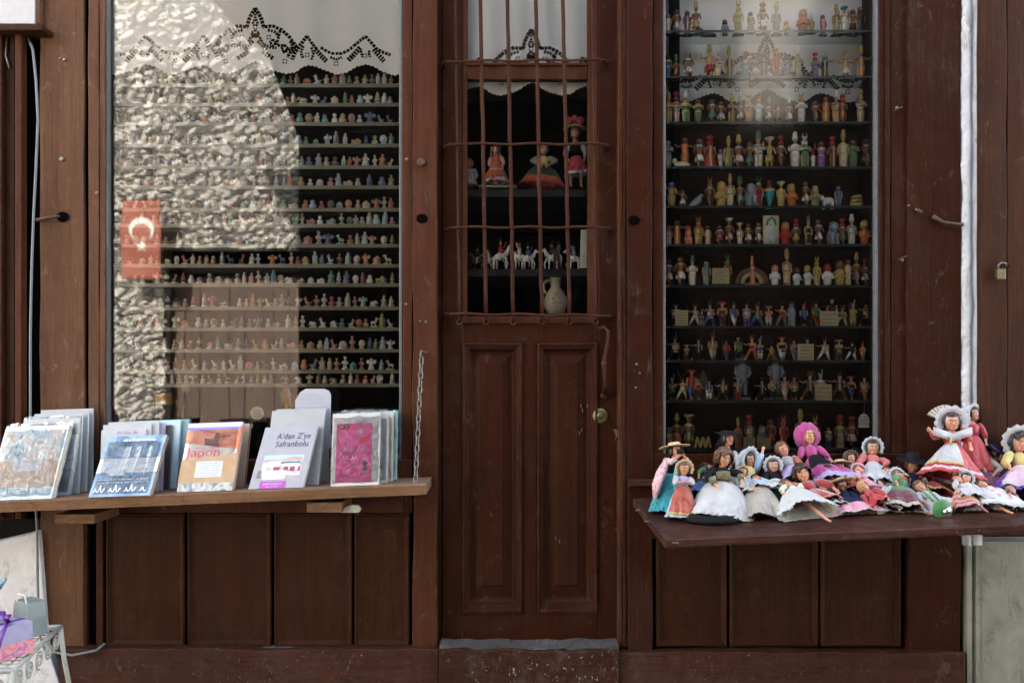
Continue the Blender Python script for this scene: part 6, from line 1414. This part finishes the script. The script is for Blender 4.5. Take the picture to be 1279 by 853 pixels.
doll('red dressed doll in a white bonnet just behind the large red doll', (1214,517,-.05,9), (1216,545,-.06), (1218,590,-.10), (26,16), look=(30,0,0), hair='k', hat=('bonnet',LC,1.1), bod=RED, slv=RED, skirt=((1,RED),), seed=5)
t_, F_, r_, A_ = doll('large doll in a red dress, gold trimmed apron and ribboned lace bonnet', (1188,527,-.14,12), (1190,556,-.17), (1190,600,-.23), (40,26), look=(-12,-4,-3), hair='k', style='long', hat=('bonnet',LC,1.25), bod=RED, slv=RED,
     skirt=((.80,RED),(.90,LC),(1,RED)), prof=.85, ruf=(8,.06), apron=(WSAT,8,.02,.74,7,BRDK), arms=[[(1168,545,-.17),(1161,537,-.20)],[(1210,548,-.16),(1212,558,-.19)]], seed=6)
extra(t_, 'collar', WSAT, lambda b: [b.add([(c.x,c.y,c.z) for c in (P(1190,541,-.185),P(1190+s*24,533,-.19),P(1190+s*25,543,-.195),P(1191,551,-.195))], [(0,1,2,3) if s < 0 else (3,2,1,0)]) for s in (-1,1)], solid=.002)
extra(t_, 'ribbon', PNK, lambda b: (setattr(b, 'M', F_), b.tube([(r_*1.18*math.cos(a), -r_*.18, r_*.12+r_*1.2*math.sin(a)) for a in [R(35+110*k/12) for k in range(13)]], r_*.17, 8)))
extra(t_, 'braid', BRDK, lambda b: b.add([tuple(P(x,y,yy)) for x,y,yy in ((1191,559,-.196),(1198,559,-.196),(1200,601,-.285),(1190,602,-.287))], [(0,1,2,3)]), solid=.002)
extra(t_, 'buttons', GLD, lambda b: b.tube([P(1188,546,-.198),P(1187,556,-.200)], .004, 6))
t2 = thing('hand_fan', 'cream folding fan standing behind the large red doll', 'fan', P(1178,545,-.04))
c0 = P(1184,528,-.045); b = MB(); vs = [c0]; 
for k in range(13): a_ = R(92+62*k/12); vs.append(c0+Vector((.088*math.cos(a_)*1.1, -.003*(k % 2), .075*math.sin(a_))))
b.add([tuple(v_) for v_ in vs], [(0,k+2,k+1) for k in range(12)]); b.build('fan_leaf', CRS, t2, solid=.001); b = MB(); b.tube([c0, P(1178,547,-.04)], .002); b.build('handle', BRW, t2)
doll('doll half hidden under a black hat with violet and red flowers, cream sleeves', (1244,566,-.08,9), (1238,590,-.12), (1228,615,-.20), (24,15), look=(50,-15,0), hair='k', hat=('brim',BK,2.0,20,PUR), bod=BRW, slv=CRS, skirt=((1,BUR),), arms=[[(1250,585,-.14),(1238,596,-.18)],[(1228,585,-.13),(1232,597,-.17)]], seed=7)
t_, F_, r_, A_ = doll('dark haired doll with a big white cap, yellow shawl and pale pink apron', (1273,553,-.12,12), (1275,585,-.16), (1282,625,-.26), (42,24), look=(-10,0,0), hair='k', style='curl', hat=('bonnet',WSAT,1.35), bod=YEL, slv=YEL, skirt=((1,PUR),), apron=(satin('cloth_pale_pink',(.58,.40,.48)),8,.0,.95,1,LC), arms=[[(1255,578,-.18),(1264,588,-.21)],[(1296,578,-.17),(1286,588,-.2)]], seed=8)
# left group
t_, F_, r_, A_ = doll('standing doll in a wide straw hat, turquoise dress and pink flowered shawl', (843,563,-.22,9.5), (838,592,-.24), (836,640,-.27), (24,17), look=(25,0,0), hair='k', style='long', hat=('straw',M_straw,2.3,-14), bod=BK, slv=PKF, skirt=((1,TEAL),), ruf=(9,.05), prof=.6, arms=[[(838,577,-.30),(850,568,-.31)],[(860,579,-.28),(853,567,-.30)]], seed=9)
extra(t_, 'camera', BK, lambda b: b.box(*[q for p in ((P(846,566,-.325).x,P(854,566,-.325).x),(-.33,-.315),(P(0,567,-.325).z,P(0,561,-.325).z)) for q in p]))
extra(t_, 'shawl', PKF, lambda b: b.tube([P(833,574,-.27),P(826,590,-.285),P(820,606,-.295),P(818,622,-.29)], [.012,.024,.022,.010], 12, .6))
extra(t_, 'scarf', satin('cloth_turquoise',(.02,.34,.36)), lambda b: b.tube([P(848,578,-.31),P(847,592,-.315),P(846,612,-.31)], [.010,.018,.014], 10, .5))
t_, F_, r_, A_ = doll('small standing doll in a straw bonnet and red apron over a pale blue hem', (854,585,-.33,8.5), (853,607,-.345), (851,647,-.37), (19,13), look=(5,-8,0), hair='b', style='long', skin=SK2, hat=('bonnet',M_straw,1.05), bod=LIL, slv=WH, skirt=((1,LBL),), apron=(satin('cloth_rust',(.36,.06,.03)),12,.0,.93,0,GLD), arms=[[(843,603,-.37),(851,602,-.39)],[(865,603,-.37),(857,602,-.39)]], ruf=(6,.07), prof=.6, seed=10)
t_, F_, r_, A_ = doll('doll with dark lace headdress lying back between turquoise and white skirts', (884,586,-.20,8), (876,604,-.26), (872,622,-.33), (14,12), look=(70,40,-60), hair='k', hat=('veil',BKF), bod=BKF, slv=GRN, skirt=((1,BLU),), seed=11)
t_, F_, r_, A_ = doll('curly haired doll in a black and gold jumper over a huge white satin skirt', (904,572,-.27,11), (903,603,-.31), (899,652,-.375), (41,27), look=(12,-14,6), hair='b', style='curl', bod=BK, slv=BK, skirt=((.80,WSAT),(.825,GLD),(1,WSAT)), ruf=(5,.05), prof=.38, arms=[[(884,595,-.34),(895,606,-.38)],[(925,592,-.33),(927,602,-.36)]], seed=12)
extra(t_, 'gold_front', OLV, lambda b: b.tube([P(903,589,-.325),P(904,600,-.335)], [.026,.030], 14, .75)); extra(t_, 'cuff', OLV, lambda b: (b.tube([P(888,598,-.352),P(893,604,-.374)], [.0125,.0115], 10)))
extra(t_, 'cuff', OLV, lambda b: b.tube([P(925,594,-.337),P(926,599,-.352)], [.0125,.0115], 10))
def under(b):
    n = 40; rr = []
    for y_, k in ((.018,.9),(.008,1.0),(.0,1.0)):
        rr.append([(P(893,650,-.40).x+.112*k*math.cos(2*PI*i/n)*(1+.04*math.sin(5*i)), -.375+.095*k*math.sin(2*PI*i/n), max(zsh(.75,-.4)+y_*1.6, zsh(P(893,650,-.40).x+.112*math.cos(2*PI*i/n), -.375+.095*math.sin(2*PI*i/n))+.002)) for i in range(n)])
    b.rings(rr)
extra(t_, 'underskirt', BK, under)
doll('doll in a white frilled bonnet and yellow bodice with a pale blue white dress', (934,574,-.16,10), (936,596,-.21), (946,622,-.30), (36,22), look=(35,-4,0), hair='k', hat=('bonnet',LC,1.25), bod=YEL, slv=LBL, skirt=((.35,LBL),(.42,LC),(.9,LBL),(1,LC)), ruf=(8,.12), arms=[[(920,590,-.23),(928,600,-.26)],[(950,572,-.18),(953,562,-.17)]], seed=13)
doll('doll lying back beneath a spreading crumpled cream satin skirt', (944,600,-.27,8), (948,608,-.30), (954,652,-.40), (31,19), look=(20,50,0), hair='k', bod=CRS, slv=CRS, skirt=((1,CRS),), ruf=(6,.16), prof=.5, seed=14)
doll('small doll in a white frilled bonnet with black hair and black bodice', (965,582,-.19,8.5), (968,602,-.24), (972,620,-.32), (26,17), look=(0,6,-4), hair='k', hat=('bonnet',LC,1.1), bod=BK, slv=BK, skirt=((.92,GFL),(1,LC)), apron=(LC,6,0,.5,0,None), ruf=(7,.14), seed=15)
doll('brown haired doll tilting its head, grey blouse and rust red sleeve', (977,561,-.11,9.5), (987,584,-.15), (998,604,-.22), (26,17), look=(10,4,-22), hair='b', style='bob', bod=satin('cloth_grey',(.30,.30,.30)), slv=satin('cloth_rust2',(.38,.09,.05)), skirt=((1,LIL),), seed=16)
doll('dark curly haired doll in a red velvet jacket with white cravat', (1002,592,-.26,11), (1014,614,-.31), (1026,634,-.37), (36,20), look=(-6,4,-18), hair='d', style='curl', bod=RVEL, slv=RVEL, skirt=((.86,RVEL),(.9,GLD),(1,RVEL)), arms=[[(988,606,-.31),(984,618,-.34)],[(1036,604,-.32),(1044,612,-.34)]], seed=17)
t_, F_, r_, A_ = doll('doll on its back, white flowered skirt spread and one bare leg out', (982,606,-.33,8.5), (990,613,-.355), (1010,640,-.46), (37,19), look=(40,30,-60), hair='b', bod=GFL, slv=GFL, skirt=((.88,WFL),(1,LC)), ruf=(4,.09), prof=.55, legs_=[[(995,618,-.37),(1017,636,-.45),(1035,650,-.505)]], arms=[[(976,612,-.37),(982,620,-.40)],[(1000,606,-.35),(1004,614,-.37)]], seed=18)
doll('doll with glossy black hair in profile wearing a cream blouse', (1034,589,-.22,8.5), (1044,604,-.27), (1052,616,-.31), (18,12), look=(50,0,-20), hair='k', style='long', bod=CRS, slv=CRS, skirt=((1,BRW),), arms=[[(1038,604,-.29),(1044,610,-.31)],[(1052,602,-.28),(1054,609,-.30)]], seed=19)
doll('doll peeping from under a broad pale straw hat', (1049,583,-.17,8), (1058,600,-.22), (1068,618,-.28), (24,15), look=(0,-10,0), hair='k', hat=('straw',M_straw,2.2,-28), bod=RED, slv=RED, skirt=((1,RED),), seed=20)
t_, F_, r_, A_ = doll('doll in a red topped sombrero and navy dress over a frilled pink skirt', (1051,606,-.31,8), (1058,622,-.35), (1070,645,-.41), (36,13), look=(6,-4,-8), hair='k', hat=('straw',M_straw,2.6,-30,RED), bod=NAV, slv=NAV, skirt=((.45,NAV),(.93,PNK),(1,WH)), ruf=(8,.17), prof=.6, seed=21)
doll('small blond doll in a red waistcoat leaning on the pink frilled skirt', (1078,608,-.34,8), (1090,620,-.37), (1102,630,-.41), (15,10), look=(5,6,-40), hair='y', bod=RED, slv=RED, skirt=((1,RED),), seed=22)
doll('doll in a pale pink dress collapsed over a burgundy skirt', (1072,588,-.21,7.5), (1080,600,-.26), (1094,630,-.33), (26,15), look=(30,40,-40), hair='b', hat=('bonnet',PNK,1.0), bod=PNK, slv=PNK, skirt=((.4,PNK),(1,BUR)), ruf=(6,.14), seed=23)
doll('doll in a white cap and green shawl with dark purple skirt and cream lining', (1120,595,-.24,8.5), (1124,610,-.30), (1131,642,-.41), (31,17), look=(45,40,-50), hair='b', hat=('bonnet',WH,1.0), bod=GRN, slv=GRN, skirt=((.30,GRN),(.88,BUR),(1,CRS)), ruf=(6,.15), prof=.55, seed=24)
t_, F_, r_, A_ = doll('brown haired doll reclining with crossed green straps and a green bag, white dress', (1149,608,-.32,8.5), (1160,622,-.36), (1180,642,-.40), (32,14), look=(-5,12,-34), hair='b', skin=SK2, bod=WH, slv=WH, skirt=((.75,WFL),(1,ORA)), ruf=(5,.13), seed=25)
extra(t_, 'strap', GRN, lambda b: (b.tube([P(1152,613,-.36),P(1166,626,-.41)], .004, 6), b.tube([P(1158,610,-.36),P(1172,624,-.41)], .004, 6)))
extra(t_, 'bag', GRN, lambda b: b.rings([[tuple(P(1177+k*13*math.cos(a), 636-k*13*math.sin(a), -.455+dy)) for a in [2*PI*i/16 for i in range(16)]] for k, dy in ((.75,.02),(1,.008),(1,-.004),(.8,-.012))]))
extra(t_, 'mirror_badge', plain('silver_foil',(.7,.7,.72),.15,.9,.2,60,.5), lambda b: b.add([tuple(P(x,y,-.472)) for x,y in ((1178,638),(1187,632),(1189,641),(1181,643))], [(0,1,2,3)]), solid=.001)
doll('doll lying flat whose orange and pink striped skirt faces the street', (1196,600,-.30,7.5), (1200,612,-.34), (1212,640,-.43), (20,14), look=(0,50,-20), hair='d', bod=WFL, slv=WH, skirt=((.25,PAS),(.4,ORA),(.5,PNK),(.6,ORA),(.68,GRN),(.78,PNK),(.9,ORA),(1,PNK)), ruf=(4,.10), prof=.6, seed=26)
doll('doll lying back at the shelf end in a pastel printed dress opened wide', (1226,606,-.30,8), (1240,614,-.34), (1254,642,-.43), (40,17), look=(30,40,-50), hair='b', bod=PAS, slv=PAS, skirt=((.85,PAS),(1,WH)), ruf=(5,.14), prof=.5, legs_=[[(1244,620,-.37),(1250,634,-.43),(1262,640,-.46)]], seed=27)
doll('doll with a red ruffled dress slumped low beside the young man doll', (1158,590,-.14,7.5), (1163,604,-.18), (1170,622,-.26), (24,16), look=(20,10,-30), hair='k', bod=RED, slv=CRS, skirt=((.8,RED),(1,GLD)), seed=28)

doll('small doll with a tan bonnet wedged beside the huge white satin skirt', (927,590,-.24,7), (930,603,-.27), (938,620,-.33), (17,12), look=(10,10,20), hair='b', hat=('bonnet',M_straw,.9), bod=GFL, slv=GFL, skirt=((.9,GFL),(1,LC)), seed=41)
doll('doll in a dark floral dress lying behind the green shawl doll', (1107,590,-.20,7.5), (1110,604,-.24), (1114,626,-.32), (24,14), look=(-20,20,20), hair='d', bod=BKF, slv=LC, skirt=((.5,BKF),(.93,WFL),(1,LC)), ruf=(9,.14), seed=42)
doll('blue smocked doll lying face up between the straw hats', (1030,612,-.30,7), (1038,622,-.33), (1046,636,-.40), (18,11), look=(10,30,-35), hair='y', bod=LBL, slv=WH, skirt=((.7,RVEL),(.92,BKF),(1,LC)), seed=43)
doll('doll with a ribboned white cap crouching before the red dress', (1206,598,-.30,7.5), (1210,610,-.33), (1218,628,-.40), (24,13), look=(-10,10,14), hair='k', hat=('bonnet',LC,1.0), bod=PAS, slv=LC, skirt=((.85,WFL),(1,LC)), ruf=(8,.12), seed=44)

doll('doll in a wine velvet dress with lace hem beside the green shawl doll', (1098,606,-.27,7.5), (1101,618,-.31), (1104,638,-.38), (22,13), look=(15,30,30), hair='d', hat=('bonnet',LC,.95), bod=RVEL, slv=LC, skirt=((.55,RVEL),(.62,GLD),(.9,BUR),(1,LC)), ruf=(7,.16), seed=51)
doll('pale blonde doll in a blue print pinafore leaning on the young man doll', (1128,600,-.19,7.5), (1131,612,-.23), (1136,630,-.30), (22,14), look=(-15,10,12), hair='y', style='curl', bod=BLU, slv=WH, skirt=((.7,WFL),(.78,BLU),(1,LC)), ruf=(8,.12), seed=52)
doll('small doll with a fur brown bonnet sunk behind the magenta skirt', (1062,572,-.10,7.5), (1062,588,-.14), (1064,610,-.20), (20,13), look=(8,0,-8), hair='d', hat=('bonnet',BRW,1.0), bod=DGN, slv=DGN, skirt=((.8,DGN),(1,LC)), seed=53)
doll('doll in a maroon shawl and checked skirt lying before the violet dress', (1262,612,-.34,7.5), (1264,622,-.37), (1270,640,-.43), (24,12), look=(-15,25,-20), hair='k', bod=BUR, slv=BUR, skirt=((.5,PAS),(.62,PUR),(.92,PAS),(1,LC)), ruf=(7,.14), seed=54)

# dolls behind the barred door glass
fl2 = lambda x, y: z_at(237)+.0005
DG = 'dolls behind the barred door'
t_, F_, r_, A_ = doll('small doll in a pink frilled orange dress behind the door glass', (619,188,.17,6), (620,203,.17), (620,228,.17), (15,13), hair='k', hat=('veil',LC), bod=ORA, slv=PNK, skirt=((.35,ORA),(.45,PNK),(.85,ORA),(1,satin('cloth_rose_frill',(.62,.42,.52)))), ruf=(9,.08), group=DG, floor=fl2, seed=31)
extra(t_, 'stand', plain('pale_green_board',(.35,.42,.28),.5), lambda b: b.box(P(598,0,.16).x, P(646,0,.16).x, .15, .20, z_at(232), z_at(230)))
doll('seated doll with a broad dark green and orange skirt behind the door glass', (679,187,.18,7.5), (679,207,.17), (677,232,.17), (28,20), look=(10,-8,0), hair='d', bod=YEL, slv=CRS, skirt=((.62,DGN),(.86,ORA),(1,RED)), prof=.55, ruf=(7,.04), arms=[[(665,201,.14),(675,207,.12)],[(694,201,.14),(684,207,.12)]], group=DG, floor=fl2, seed=32)
t_, F_, r_, A_ = doll('tall doll in a red pompom straw hat behind the door glass', (718,166,.18,8.5), (719,196,.18), (721,219,.18), (15,12), hair='k', style='long', skin=SK2, hat=('straw',M_straw,1.9,-4), bod=BK, slv=WH, skirt=((.85,RED),(1,LC)), prof=.7, group=DG, floor=lambda x, y: 0, legs_=[[(713,216,.18),(713,233,.18)],[(726,216,.18),(726,233,.18)]], seed=33)
extra(t_, 'pompom', RED, lambda b: [b.ball(P(710+i*7.5,151-2*(i % 2),.16+.015*(i % 2)), .017, n=8, m=6) for i in range(3)])
doll('red and white checked doll mostly hidden at the edge of the door glass', (586,205,.17,6), (586,216,.17), (587,232,.17), (9,9), hair='y', bod=floral('red_check',(.6,.55,.5),[(.5,.03,.05)],120,.4,.4), slv=WH, skirt=((1,floral('red_check',(.6,.55,.5),[(.5,.03,.05)],120,.4,.4)),), group=DG, floor=fl2, seed=34)
